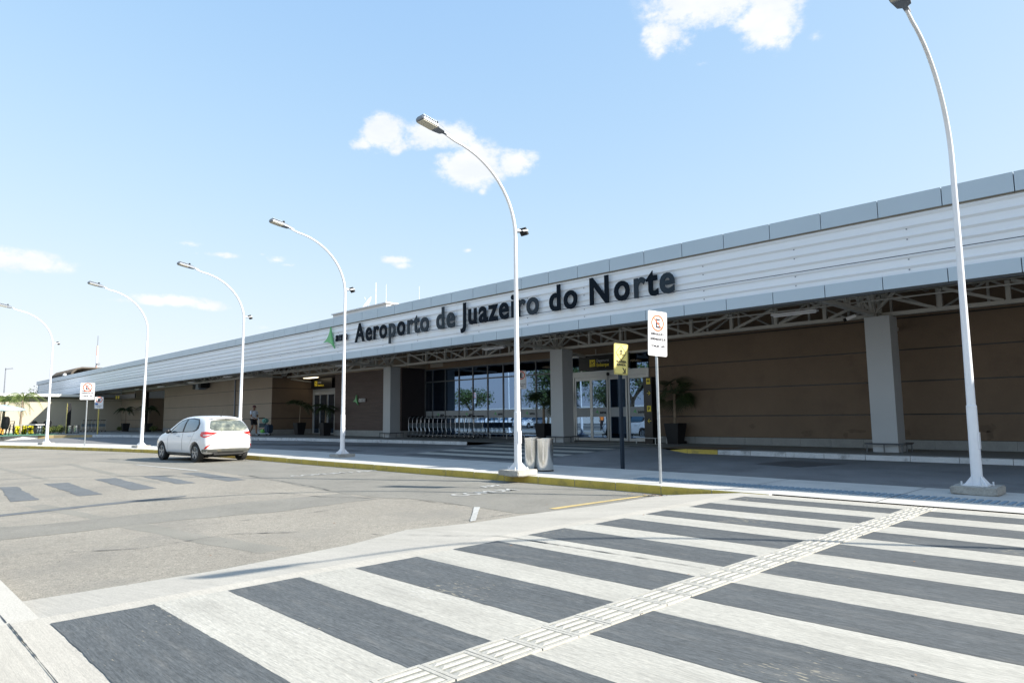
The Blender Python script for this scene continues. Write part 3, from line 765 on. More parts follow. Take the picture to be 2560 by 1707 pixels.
# columns with steel collar rails
def column(x):
    c = MB()
    zb = zp(x)
    for a, b in ((zb, 1.05), (1.055, 2.02), (2.025, 2.98), (2.985, 3.80)): c.box(x - .31, x + .31, YC, YC + .62, a, b)
    c.box(x - .3, x + .3, YC + .01, YC + .61, zb, 3.8)
    col = part(c, 'column', 'column')
    r = MB()
    for p in ((x - .42, YC - .11), (x + .42, YC - .11), (x + .42, YC + .73), (x - .42, YC + .73), (x, YC - .11), (x + .42, YC + .3)): r.tube([(p[0], p[1], zb), (p[0], p[1], zb + .21)], .018, 6)
    q = [(x - .46, YC - .11), (x + .46, YC - .11), (x + .46, YC + .73), (x - .46, YC + .73), (x - .46, YC - .11)]
    for a, b in zip(q, q[1:]): r.tube([(*a, zb + .22), (*b, zb + .22)], .024, 6)
    r.build('guard_rail', 'alu_dark', col)
colx = [5.55, -5.95, -17.46, -28.96]
for x in colx: column(x)

# trusses
def strut(parent, a, b, w=.075, name='truss_strut', mt='steel'):
    return MB().bar(a, b, w, w).build(name, mt, parent)
for i in range(-8, 1):
    xa = -5.95 + 11.5 * i; xb = xa + 11.5
    if xb > 14: xb = XR
    y = YC + .3 if xa > -50 else YC - 1.6
    t = part(MB().bar((xa + .06, y, 3.86), (xb - .06, y, 3.86), .12, .10).bar((xa + .06, y, 4.78), (xb - .06, y, 4.42), .12, .12), 'truss', 'steel')
    if xa < -63: continue
    n = 8; dx = 11.5 / n
    for k in range(n):
        x0 = xa + k * dx; x1 = x0 + dx
        strut(t, (x1, y, 3.9), (x1, y, 4.38), .10)
        strut(t, (x0 + .1, y, 3.9), (x1 - .08, y, 4.38), .075) if k >= n / 2 else strut(t, (x0 + .08, y, 4.38), (x1 - .1, y, 3.9), .075)
for i in range(-4, 1):        # second, lighter truss half a metre behind
    xa = -5.95 + 11.5 * i; xb = min(xa + 11.5, XR); y = 21.0
    if xa < -40: y = 18.6
    t = part(MB().bar((xa + .06, y, 3.98), (xb - .06, y, 3.98), .08, .08).bar((xa + .06, y, 4.62), (xb - .06, y, 4.62), .08, .08), 'rear_truss', 'steel')
    n = 10; dx = 11.5 / n
    for k in range(n):
        x0 = xa + k * dx; x1 = min(x0 + dx, XR)
        strut(t, (x1 - .02, y, 4.02), (x1 - .02, y, 4.58), .06)
        a_, b_ = (4.02, 4.58) if k % 2 else (4.58, 4.02)
        strut(t, (x0 + .08, y, a_), (x1 - .08, y, b_), .05)
# cantilever trusses from each column line out to the fascia and back to the wall
for i in range(-7, 2):
    x = -5.95 + 11.5 * i
    t = part(MB().bar((x - .1, YF + .25, 3.87), (x - .1, YC, 3.86), .14, .10).bar((x - .1, YF + .25, 5.2), (x - .1, 21.6, 4.95), .14, .12)
             .bar((x - .1, YC + .62, 3.75), (x - .1, 21.6, 3.62), .12, .1), 'cantilever_truss', 'steel')
    if x < -52: continue
    yy = [YF + .3, 16.8, 17.8, 18.8, YC + .1]
    for a, b in zip(yy, yy[1:]):
        strut(t, (x - .1, b, 3.9), (x - .1, b, 5.0), .11)
        strut(t, (x - .1, a, 5.1), (x - .1, b - .05, 3.92), .07)
    for dx in (-.9, .8): strut(t, (x + dx, YC + .3, 4.85), (x - .1, YC + .2, 3.92), .08)
# purlins and service pipes
for i in range(-40, 14):      # joists running from the fascia to the wall
    x = i * 1.15 - .6
    part(MB().box(x - .05, x + .05, YF + .3, 21.6, 4.62, 4.82), 'joist', 'steel')
for y in (16.5, 17.5, 18.5, 20.6): part(MB().bar((XL + 1, y, 5.22), (XR, y, 5.22), .08, .2), 'purlin', 'steel')
for y, z in ((17.6, 4.22), (18.2, 4.02)):
    part(MB().tube([(XL + 30, y, z), (XR, y, z)], .022, 6), 'service_pipe', 'steel')

# right-hand brown wall: panels with recessed metal grooves
def wall_run(x0, x1, y, splits, zs, material, name='wall', vert=(), face='Y', back=None, z_off=0.0):
    """zs: list of horizontal groove heights from bottom to top edge"""
    base = MB()
    if face == 'Y': base.box(x0, x1 - .03, y + .02, y + (back or .25), zs[0], zs[-1])
    else: base.box(y - (back or .25), y - .02, x0, x1, zs[0], zs[-1])
    w = part(base, name, 'groove')
    for a, b in zip(zs, zs[1:]):
        for xa, xb in zip(splits, splits[1:]):
            m = MB()
            g = .019
            if face == 'Y': m.box(xa + (.006 if xa != x0 else 0), xb - (.006 if xb != x1 else 0), y, y + .025, a + g, b - g if b != zs[-1] else b)
            else: m.box(y - .025, y, xa + (.006 if xa != x0 else 0), xb - (.006 if xb != x1 else 0), a + g, b - g if b != zs[-1] else b)
            m.build('wall_panel', material, w)
    return w
zsR = [.45, 1.18, 2.12, 3.03, 3.95, 5.35]
wall_run(-14.62, 13, YW, [-14.62, 13], zsR, 'brown')
def plinth(x0, x1, y, z0, z1, step=.93, face='Y'):
    x = x0
    root = part(MB().box(x0, x1, y + .015, y + .2, z0, z1 - .004) if face == 'Y' else MB().box(y - .2, y - .015, x0, x1, z0, z1 - .004), 'plinth', 'plinth')
    while x < x1 - .01:
        e = min(x + step, x1)
        m = MB().box(x + .003, e - .003, y - .012, y + .013, z0, z1) if face == 'Y' else MB().box(y - .013, y + .012, x + .003, e - .003, z0, z1)
        m.build('plinth_slab', 'plinth', root)
        x = e
plinth(-14.62, 12.2, YW, .15, .455)
rs = random.Random(4)
for k in range(16):
    x = rs.uniform(-12.5, 8); w_ = rs.uniform(.06, .35); h_ = rs.uniform(.05, .25); z_ = rs.uniform(.52, .85)
    P_ = [(x + w_ * math.cos(a * .52) * rs.uniform(.5, 1), z_ + h_ * math.sin(a * .52) * rs.uniform(.5, 1)) for a in range(12)]
    MB().prism(P_, lambda u, v: (u, YW - .0025, v), (0, .002, 0)).build('scuff_mark', 'scuff', T)
# wall above the glazing
part(MB().box(-28.54, -14.62, YW, YW + .25, 3.72, 5.35), 'wall', 'brown')
v = part(MB().box(-28.1, -27.0, YW - .02, YW - .001, 3.80, 4.08), 'vent', 'beige')
for k in range(5): MB().box(-28.05, -27.05, YW - .034, YW - .021, 3.825 + k * .052, 3.85 + k * .052).build('vent_slat', 'steel', v)

# glazing between the slatted block and the sliding door
logo_pts = [(0.0, -.30), (.52, .62)]
def logo_mesh_pts(s=1.0, n=8):
    """three pointed curved sail, tips: left, top, bottom right"""
    A, B, C = Vector((-.60, -.06)), Vector((.06, .62)), Vector((.46, -.42))
    def arc(p, q, bulge):
        m = (p + q) / 2; d = q - p; nrm = Vector((-d.y, d.x)).normalized() * bulge
        return [((1 - t) ** 2 * p + 2 * t * (1 - t) * (m + nrm) + t * t * q) for t in [i / n for i in range(n)]]
    P = arc(A, B, -.30) + arc(B, C, -.14) + arc(C, A, -.28)
    return [(p.x * s, p.y * s) for p in P]
gz = part(MB().box(-28.54, -28.48, YW - .03, YW + .06, .25, 3.68).box(-28.54, -18.42, YW - .03, YW + .06, 3.66, 3.72).box(-28.54, -18.42, YW - .03, YW + .06, .22, .33)
          .box(-28.48, -18.42, YW - .028, YW + .06, 3.03, 3.09), 'window_wall', 'alu_dark')
mx_ = [-28.48, -27.88, -26.84, -25.77, -24.73, -23.67, -22.61, -21.6, -20.52, -19.45, -18.44]
def glass_pane(x0, x1, z0, z1, y, parent):
    tilt = random.uniform(-.0012, .0012)
    m = MB(); dy = tilt * (x1 - x0)
    vs = [(x0, y - dy, z0), (x1, y + dy, z0), (x1, y + dy, z1), (x0, y - dy, z1), (x0, y - dy + .01, z0), (x1, y + dy + .01, z0), (x1, y + dy + .01, z1), (x0, y - dy + .01, z1)]
    m.add(vs, [(0, 1, 2, 3), (7, 6, 5, 4), (0, 4, 5, 1), (1, 5, 6, 2), (2, 6, 7, 3), (3, 7, 4, 0)])
    return m.build('glass_pane', 'glass', parent, recalc=False)
for a, b in zip(mx_, mx_[1:]):
    if b < -18.5: MB().box(b - .03, b + .03, YW - .032, YW + .06, .33, 3.66).build('mullion', 'alu_dark', gz)
    glass_pane(a + .03, b - .03, .33, 3.03, YW, gz)
    glass_pane(a + .03, b - .03, 3.09, 3.66, YW, gz)
def frost_band(x0, x1, y, parent, logo_at=()):
    MB().box(x0, x1, y - .004, y - .002, 1.19, 1.56).build('frosted_band', 'frost', parent)
    for lx in logo_at:
        MB().prism(logo_mesh_pts(.22), lambda u, v: (lx + u, y - .009, 1.375 + v), (0, .004, 0)).build('band_logo', 'green', parent)
        put_text('band_lettering', 'aena', .17, (lx + .16, y - .009, 1.32), (1, 0, 0), (0, 0, 1), 'black', parent, extrude=.002, align='LEFT', offset=.004)
frost_band(-28.45, -18.46, YW, gz, (-27.42, -25.2, -23.15, -21.1))
# departures sliding door
dr = part(MB().box(-18.42, -14.62, YW - .06, YW + .06, 2.80, 3.03).box(-18.42, -18.30, YW - .06, YW + .06, .22, 2.8).box(-14.74, -14.62, YW - .06, YW + .06, .22, 2.8)
          .box(-18.42, -14.62, YW - .03, YW + .05, 3.64, 3.72), 'sliding_door', 'alu')
for (a, b, yy) in ((-18.28, -17.42, YW - .02), (-17.40, -16.54, YW - .06), (-16.50, -15.62, YW - .06), (-15.60, -14.76, YW - .02)):
    lf = MB()
    lf.box(a, a + .07, yy - .02, yy + .02, .25, 2.79).box(b - .07, b, yy - .02, yy + .02, .25, 2.79).box(a + .07, b - .07, yy - .019, yy + .019, 2.66, 2.79).box(a + .07, b - .07, yy - .019, yy + .019, .25, .36)
    leaf = lf.build('door_leaf', 'alu', dr)
    glass_pane(a + .07, b - .07, .36, 2.66, yy, leaf)
    MB().box(a + .07, b - .07, yy - .004, yy - .002, 1.19, 1.56).build('frosted_band', 'frost', leaf)
    if a in (-17.40, -15.60):
        lx = a + .30
        MB().prism(logo_mesh_pts(.22), lambda u, v: (lx + u, yy - .009, 1.375 + v), (0, .004, 0)).build('band_logo', 'green', leaf)
        put_text('band_lettering', 'aena', .17, (lx + .13, yy - .009, 1.32), (1, 0, 0), (0, 0, 1), 'black', leaf, extrude=.002, align='LEFT', offset=.004)
MB().tube([(-16.52, YW - .09, 2.88), (-16.52, YW - .05, 2.88)], .07, 12).build('motion_sensor', 'black', dr)
for a, b in ((-18.40, -17.95), (-17.9, -15.6), (-15.5, -14.66)): glass_pane(a, b, 3.03, 3.64, YW, dr)
for x in (-17.93, -15.55): MB().box(x - .03, x + .03, YW - .031, YW + .05, 3.03, 3.64).build('mullion', 'alu', dr)

# slatted timber block with the small logo
SX0, SX1, SY = -35.1, -28.54, 20.2
sl = part(MB().box(SX0, SX1, SY + .03, YW + .2, .58, 3.78), 'slatted_block', 'slat_dark')
sm_ = MB().box(SX0, SX1, SY, SY + .028, 0, .052).mesh('slat', 'slat')
for k in range(52):
    o = link('slat', sm_, sl); o.location = wm(sl).inverted() @ Vector((0, random.uniform(0, .004), .60 + k * .061))
plinth(SX0, SX1, SY - .01, .2, .585)
part(MB().box(SX1 - .2, SX1 - .002, SY + .02, YW, .2, .585), 'plinth', 'plinth')
# bulkhead over the recessed arrivals entrance and slatted block
bk = part(MB().box(-40.6, -28.5, SY + .06, SY + .3, 3.785, 5.35), 'bulkhead', 'beige')
part(MB().box(-28.55, -28.3, SY + .3, YW, 3.785, 5.35), 'bulkhead', 'beige')
part(MB().box(-40.6, -35.1, SY + .3, YW + .2, 3.83, 3.9), 'entrance_ceiling', 'beige')
v = part(MB().box(-37.0, -36.1, SY + .04, SY + .06, 3.95, 4.32), 'vent', 'steel')
for k in range(6): MB().box(-36.95, -36.15, SY + .026, SY + .04, 3.98 + k * .052, 4.005 + k * .052).build('vent_slat', 'beige', v)
# arrivals door
dr2 = part(MB().box(-40.4, -37.6, YW - .05, YW + .05, 2.85, 3.12).box(-40.4, -40.3, YW - .05, YW + .05, .25, 2.85), 'sliding_door', 'alu')
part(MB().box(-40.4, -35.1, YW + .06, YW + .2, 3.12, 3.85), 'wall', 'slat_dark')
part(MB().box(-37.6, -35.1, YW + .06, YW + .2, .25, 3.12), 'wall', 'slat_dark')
for (a, b, yy) in ((-40.3, -39.5, YW), (-39.45, -38.5, YW - .04), (-38.46, -37.6, YW - .04)):
    leaf = MB().box(a, a + .07, yy - .02, yy + .02, .27, 2.84).box(b - .07, b, yy - .02, yy + .02, .27, 2.84).box(a + .07, b - .07, yy - .019, yy + .019, 2.74, 2.84).box(a + .07, b - .07, yy - .019, yy + .019, .27, .35).build('door_leaf', 'alu', dr2)
    glass_pane(a + .07, b - .07, .35, 2.74, yy, leaf)
# left beige block (front wall, side return)
YL = 19.0
zsL = [.60, 1.28, 2.22, 3.17, 5.35]
wall_run(-72.6, -65.3, YL, [-72.6, -65.3], zsL, 'beige')
wall_run(-60.5, -40.64, YL, [-60.5, -54.0, -47.4, -40.64], zsL, 'beige')
part(MB().box(-65.3, -60.5, YL, YL + .25, 3.74, 5.35), 'wall', 'beige')
wall_run(YL + .004, YW + .2, -40.60, [YL + .004, YW + .2], zsL, 'brown', face='X')  # side return of the beige block, its shade put in as darker brown
wall_run(-65.3, -60.5, YL + 1.6, [-65.3, -60.5], [.3, 1.28, 2.22, 3.17, 4.4], 'brown')
part(MB().box(-60.5, -60.3, YL + .25, YL + 1.6, .3, 4.4), 'wall', 'beige')
plinth(-72.6, -65.3, YL, .27, .60); plinth(-60.5, -40.62, YL, .27, .60)
plinth(YL, YW, -40.60, .27, .60, face='X')
part(MB().tube([(-46.1, YL - .06, .3), (-46.1, YL - .06, 4.4)], .05, 8), 'downpipe', 'lamp_grey')
# room behind the glass
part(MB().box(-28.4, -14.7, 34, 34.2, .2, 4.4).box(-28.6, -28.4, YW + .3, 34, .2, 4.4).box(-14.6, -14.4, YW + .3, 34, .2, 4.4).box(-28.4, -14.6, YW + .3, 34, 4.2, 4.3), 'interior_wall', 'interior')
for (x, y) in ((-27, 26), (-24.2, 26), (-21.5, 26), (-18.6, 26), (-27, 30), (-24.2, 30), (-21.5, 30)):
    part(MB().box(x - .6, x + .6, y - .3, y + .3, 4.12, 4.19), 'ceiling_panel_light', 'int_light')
part(MB().box(-39.9, -38.7, YW - 1.0, YW - .6, 3.78, 3.828), 'entrance_light', 'int_light')
# low perpendicular wing at far left
W2 = empty('side_wing', (-76, 8, .3), 0, 'low cream annex with a flat white roof edge closing the forecourt at far left', 'building')
MB().box(-80, -72.6, -6, 30, .3, 3.44).build('wall', 'cream', W2)
MB().box(-80, -72.58, -6, 18.98, 3.26, 3.44).build('dark_band', 'tan_gap', W2)
MB().box(-80.5, -71.9, -6.5, 16.5, 3.45, 3.66).build('roof', 'white_wall', W2)
MB().box(-72.6, -72.585, -6, 19, 3.10, 3.12).build('groove', 'groove', W2)

# hanging batten lights
for i, (x, y, z) in enumerate([(-9.3, 17.3, 4.12), (-7.6, 18.3, 3.93), (-1.6, 17.3, 4.1), (-.2, 18.3, 3.95), (-21.3, 17.3, 4.12), (-19.6, 18.3, 3.93), (-13.9, 17.3, 4.1), (-32.4, 17.3, 4.1), (-31, 18.3, 3.95), (-37.5, 17.3, 4.0), (-44, 17.6, 3.98), (-50.5, 17.6, 3.9), (-57, 17.6, 3.85), (-63, 17.6, 3.85)]):
    b = empty('batten_light', (x, y, z), 0, 'white fluorescent batten hanging under the canopy, number %s' % i, 'light', 'fluorescent battens hung under the canopy')
    MB().box(-.62, .62, -.09, .09, .0, .05).build('tray', 'white_metal', b, local=True)
    MB().tube([(-.58, 0, -.02), (.58, 0, -.02)], .02, 6).build('tube', 'sign_white', b, local=True)
    MB().bar((-.5, 0, .05), (-.5, 0, 1.05), .008, .008).bar((.5, 0, .05), (.5, 0, 1.05), .008, .008).build('hanger', 'steel', b, local=True)
    b['label'] = ['lower batten light between the sign post and the nearest column, front one', 'lower batten light between the sign post and the nearest column, rear one', 'batten light right of the nearest column, front one', 'batten light right of the nearest column, rear one',
                  'batten light in front of the glazing left of the middle column, front one', 'batten light in front of the glazing left of the middle column, rear one', 'batten light above the glass doors right of the middle column', 'batten light above the slatted timber wall, front one', 'batten light above the slatted timber wall, rear one',
                  'batten light left of the arrivals entrance lamp', 'batten light above the walking man and white car', 'batten light beside the grey box unit on the beige wall', 'batten light right of the dark doorway at left', 'leftmost batten light, above the dark doorway'][i]

# ------------------------------------------------------------------ big letters on the fascia
sg = empty('airport_name_sign', (-17.6, YF - .05, 4.52), 0, 'large dark blue name lettering standing proud of the white ribbed fascia', 'sign')
name = 'Aeroporto de Juazeiro do Norte'
def adv(s):
    me = text_mesh('|' + s + '|', 1.0); xs_ = [v.co.x for v in me.vertices]; r = max(xs_) - min(xs_); bpy.data.meshes.remove(me); return r
base = adv('')
tot = adv(name) - base
SZ = 1.13
X_a, X_e = -25.66, -9.60
sxx = (X_e - X_a) / (tot * SZ)
slate = {4, 6, 7, 8, 10, 11, 19, 20, 21, 27, 29}
for i, ch in enumerate(name):
    if ch == ' ': continue
    x = X_a + (adv(name[:i]) - base) * SZ * sxx
    o = put_text('letter', ch, SZ, (x, YF - .085, 4.53), (1, 0, 0), (0, 0, 1), 'slate' if i in slate else 'navy', sg, extrude=.018, offset=.027, align='LEFT', sx=sxx * .86)
def logo_sign(root, cx, cy, cz, s, tx, tsz, tmat):
    MB().prism(logo_mesh_pts(s), lambda u, v: (cx + u * .96, cy, cz + v), (0, .07, 0)).build('emblem', 'green', root)
    base_ = adv('')
    for i, ch in enumerate('aena'):
        x = tx + (adv('aena'[:i]) - base_) * tsz * .92
        put_text('letter', ch, tsz, (x, cy + .02, cz - .10 * s), (1, 0, 0), (0, 0, 1), tmat if i != 1 or tmat != 'navy' else 'slate', root, extrude=.03, offset=.012 * tsz, align='LEFT', sx=.92, skew=.12)
lg = empty('operator_logo_sign', (-27.6, YF - .05, 4.8), 0, 'green three-pointed emblem with small dark lettering on the white fascia', 'sign')
logo_sign(lg, -27.86, YF - .10, 4.80, .98, -27.34, .58, 'navy')
lg2 = empty('wall_logo_sign', (-32.9, SY - .05, 2.1), 0, 'green emblem with small grey lettering on the dark slatted timber wall', 'sign')
logo_sign(lg2, -32.72, SY - .09, 2.18, .53, -32.42, .38, 'grey_letter')

# ------------------------------------------------------------------ street lamps
def make_lamp(flood=True):
    r = empty('street_lamp', (0, 0, 0), 0, '', 'street lamp', 'curved white street lamps along the median')
    base = MB().box(-.30, .30, -.30, .30, -.12, .0)
    o = base.build('footing', 'block', r, local=True)
    bm = bmesh.new(); bm.from_mesh(o.data); bmesh.ops.bevel(bm, geom=bm.edges[:], offset=.015, segments=2, affect='EDGES')
    bmesh.ops.subdivide_edges(bm, edges=bm.edges[:], cuts=3, use_grid_fill=True)
    for v in bm.verts:
        v.co += Vector((noise.noise(v.co * 9), noise.noise(v.co * 9 + Vector((5, 0, 0))), noise.noise(v.co * 9 + Vector((0, 7, 0))))) * .014
    bm.to_mesh(o.data); bm.free()
    pts = [(0, 0, 0), (0, 0, 1.2), (0, 0, 1.21), (0, 0, 3), (0, 0, 5.0)]
    rad = [.078, .071, .062, .050, .039]
    for k in range(1, 15):
        t = R(90 * k / 14)
        pts.append((0, -1.72 * (1 - math.cos(t)), 5.0 + 1.62 * math.sin(t))); rad.append(.039 - .0009 * k)
    pts.append((0, -1.95, 6.66)); rad.append(.024)
    # keep a slight upward slope at the end
    for i, p in enumerate(pts):
        if p[2] > 5.0: pts[i] = (p[0], p[1], p[2] + .11 * (-p[1] / 1.95) ** 2)
    p = MB().tube(pts, rad, 16).build('pole', 'pole', r, local=True); smooth_angle(p.data)
    MB().box(.062, .078, -.045, .045, .55, .80).build('hatch', 'pole', p, local=True)
    b = MB().box(-.16, .16, -.16, .16, .0, .018)
    for a in range(4):
        c, s_ = math.cos(a * PI / 2 + PI / 4), math.sin(a * PI / 2 + PI / 4)
        b.add([(c * .07, s_ * .07, .018), (c * .20, s_ * .20, .018), (c * .07, s_ * .07, .16), (c * .07 - s_ * .012, s_ * .07 + c * .012, .018), (c * .20 - s_ * .012, s_ * .20 + c * .012, .018), (c * .07 - s_ * .012, s_ * .07 + c * .012, .16)],
              [(0, 1, 2), (5, 4, 3), (0, 3, 4, 1), (1, 4, 5, 2), (2, 5, 3, 0)])
        b.tube([(c * .2 + s_ * .06, s_ * .2 - c * .06, .0), (c * .2 + s_ * .06, s_ * .2 - c * .06, .06)], .012, 6)
    b.build('base_plate', 'pole', r, local=True)
    hd = MB()
    # lamp head along -Y with slight upward tilt
    def hp(y, z): return (y, 6.80 + z - (y + 1.95) * .16)
    prof = [(-1.86, .03, .035), (-2.02, .035, .05), (-2.06, .09, .06), (-2.22, .115, .07), (-2.24, .125, .05), (-2.60, .125, .045), (-2.63, .10, .035)]
    vs = []
    for (y, w, h) in prof:
        yy, zc_ = hp(y, 0)
        for sx, sz in ((-1, -.55), (1, -.55), (1, .35), (.6, 1), (-.6, 1), (-1, .35)): vs.append((w * sx, yy, zc_ + h * sz))
    n = 6; fs = []
    for i in range(len(prof) - 1):
        for j in range(n): fs.append((i * n + j, i * n + (j + 1) % n, (i + 1) * n + (j + 1) % n, (i + 1) * n + j))
    fs += [tuple(range(n))[::-1], tuple(range((len(prof) - 1) * n, len(prof) * n))]
    hd.add(vs, fs)
    for k in range(9):
        y = -2.28 - k * .038; yy, zc_ = hp(y, .055)
        hd.box(-.10, .10, yy - .006, yy + .006, zc_, zc_ + .022)
    head = hd.build('lamp_head', 'lamp_grey', r, local=True)
    yy, zc_ = hp(-2.43, -.045)
    MB().add([(-.11, hp(-2.26, 0)[0], hp(-2.26, -.036)[1]), (.11, hp(-2.26, 0)[0], hp(-2.26, -.036)[1]), (.11, -2.6, hp(-2.6, -.036)[1]), (-.11, -2.6, hp(-2.6, -.036)[1]),
              (-.11, hp(-2.26, 0)[0], hp(-2.26, -.046)[1]), (.11, hp(-2.26, 0)[0], hp(-2.26, -.046)[1]), (.11, -2.6, hp(-2.6, -.046)[1]), (-.11, -2.6, hp(-2.6, -.046)[1])],
             [(0, 1, 2, 3), (7, 6, 5, 4), (0, 4, 5, 1), (1, 5, 6, 2), (2, 6, 7, 3), (3, 7, 4, 0)]).build('lens', 'lens', head, local=True)
    MB().lathe([(0, .0), (.035, .0), (.035, .05), (0, .06)], 10, (0, hp(-2.2, 0)[0], hp(-2.2, .08)[1])).build('photocell', 'black', head, local=True)
    if flood:
        f = MB()
        m3 = Matrix.Rotation(R(35), 4, 'X')
        f.box(-.10, .10, -.025, .025, -.085, .085)
        f.v = [tuple(Vector((0, .26, 5.18)) + (m3 @ Vector(v))) for v in f.v]
        fo = f.build('floodlight', 'black', r, local=True)
        MB().bar((0, .05, 5.18), (0, .14, 5.18), .05, .04).bar((-.11, .14, 5.16), (-.11, .28, 5.2), .012, .03).bar((.11, .14, 5.16), (.11, .28, 5.2), .012, .03).bar((-.11, .14, 5.17), (.11, .14, 5.17), .015, .02).build('bracket', 'pole', fo, local=True)
    return r
lampA, lampB = make_lamp(True), make_lamp(False)
lamps = [(lampB, 4.35, 10.85, .12, 1, ''), (lampB, -2.5, 12.32, .12, 1, 'white street lamp nearest on the right, its arm crossing the upper right corner'),
         (lampA, -10.27, 10.26, .12, 1, 'white curved street lamp beside the two polished steel bins, in front of the lettering'),
         (lampA, -19.57, 11.57, .10, 1.04, 'white curved street lamp in front of the green emblem, right of the white car'),
         (lampA, -26.67, 11.19, .1, 1.01, 'white curved street lamp rising directly behind the white car'),
         (lampB, -34.38, 9.9, .1, 1.04, 'white curved street lamp between the white car and the blank white sign, without floodlight'),
         (lampA, -44.24, 8.02, .1, 1.05, 'leftmost of the curved white street lamps, in front of the cream wall')]
used = set()
for (src, x, y, z, sc, lab) in lamps:
    o = src if src.name not in used else copy_tree(src)
    used.add(src.name)
    o.location = (x, y, z); o.scale = (1, 1, sc)
    o['label'] = lab or 'white curved street lamp standing just outside the right edge, seen only by its shadow'
    a = math.atan2(lerp_curve(Fs, x + 1) - lerp_curve(Fs, x - 1), 2); o.rotation_euler = (R(random.uniform(-.4, .4)), R(random.uniform(-.4, .4)), a * .6)

# ------------------------------------------------------------------ traffic signs
def ring(m, c, ux, uz, nn, r0, r1, n=40, t=.003):
    c, ux, uz, nn = Vector(c), Vector(ux), Vector(uz), Vector(nn)
    vs = []
    for k in range(n):
        a = 2 * PI * k / n; d = ux * math.cos(a) + uz * math.sin(a)
        vs += [c + d * r0, c + d * r1, c + d * r0 + nn * t, c + d * r1 + nn * t]
    fs = []
    for k in range(n):
        i, j = 4 * k, 4 * ((k + 1) % n)
        fs += [(i + 2, i + 3, j + 3, j + 2), (i + 1, j + 1, j + 3, i + 3), (j, i, i + 2, j + 2)]
    m.add(vs, fs)
def plate(parent, name, w, h, mt, edge=None, r=.03, t=.006):
    """rounded plate in the local YZ plane, face to +X, centre at origin"""
    P = []
    for cx, cy, a0 in ((w / 2 - r, h / 2 - r, 0), (-w / 2 + r, h / 2 - r, 90), (-w / 2 + r, -h / 2 + r, 180), (w / 2 - r, -h / 2 + r, 270)):
        for k in range(5): P.append((cx + r * math.cos(R(a0 + 22.5 * k)), cy + r * math.sin(R(a0 + 22.5 * k))))
    o = MB().prism(P, lambda u, v: (0, u, v), (t, 0, 0)).build(name, mt, parent, local=True)
    return o
EX, EY, EZ = (1, 0, 0), (0, 1, 0), (0, 0, 1)
def frame_line(m, w, h, lw, x=.0075):
    for (a, b, c, d) in ((-w / 2, w / 2, h / 2 - lw, h / 2), (-w / 2, w / 2, -h / 2, -h / 2 + lw), (-w / 2, -w / 2 + lw, -h / 2 + lw, h / 2 - lw), (w / 2 - lw, w / 2, -h / 2 + lw, h / 2 - lw)):
        m.box(x - .001, x + .001, a, b, c, d)
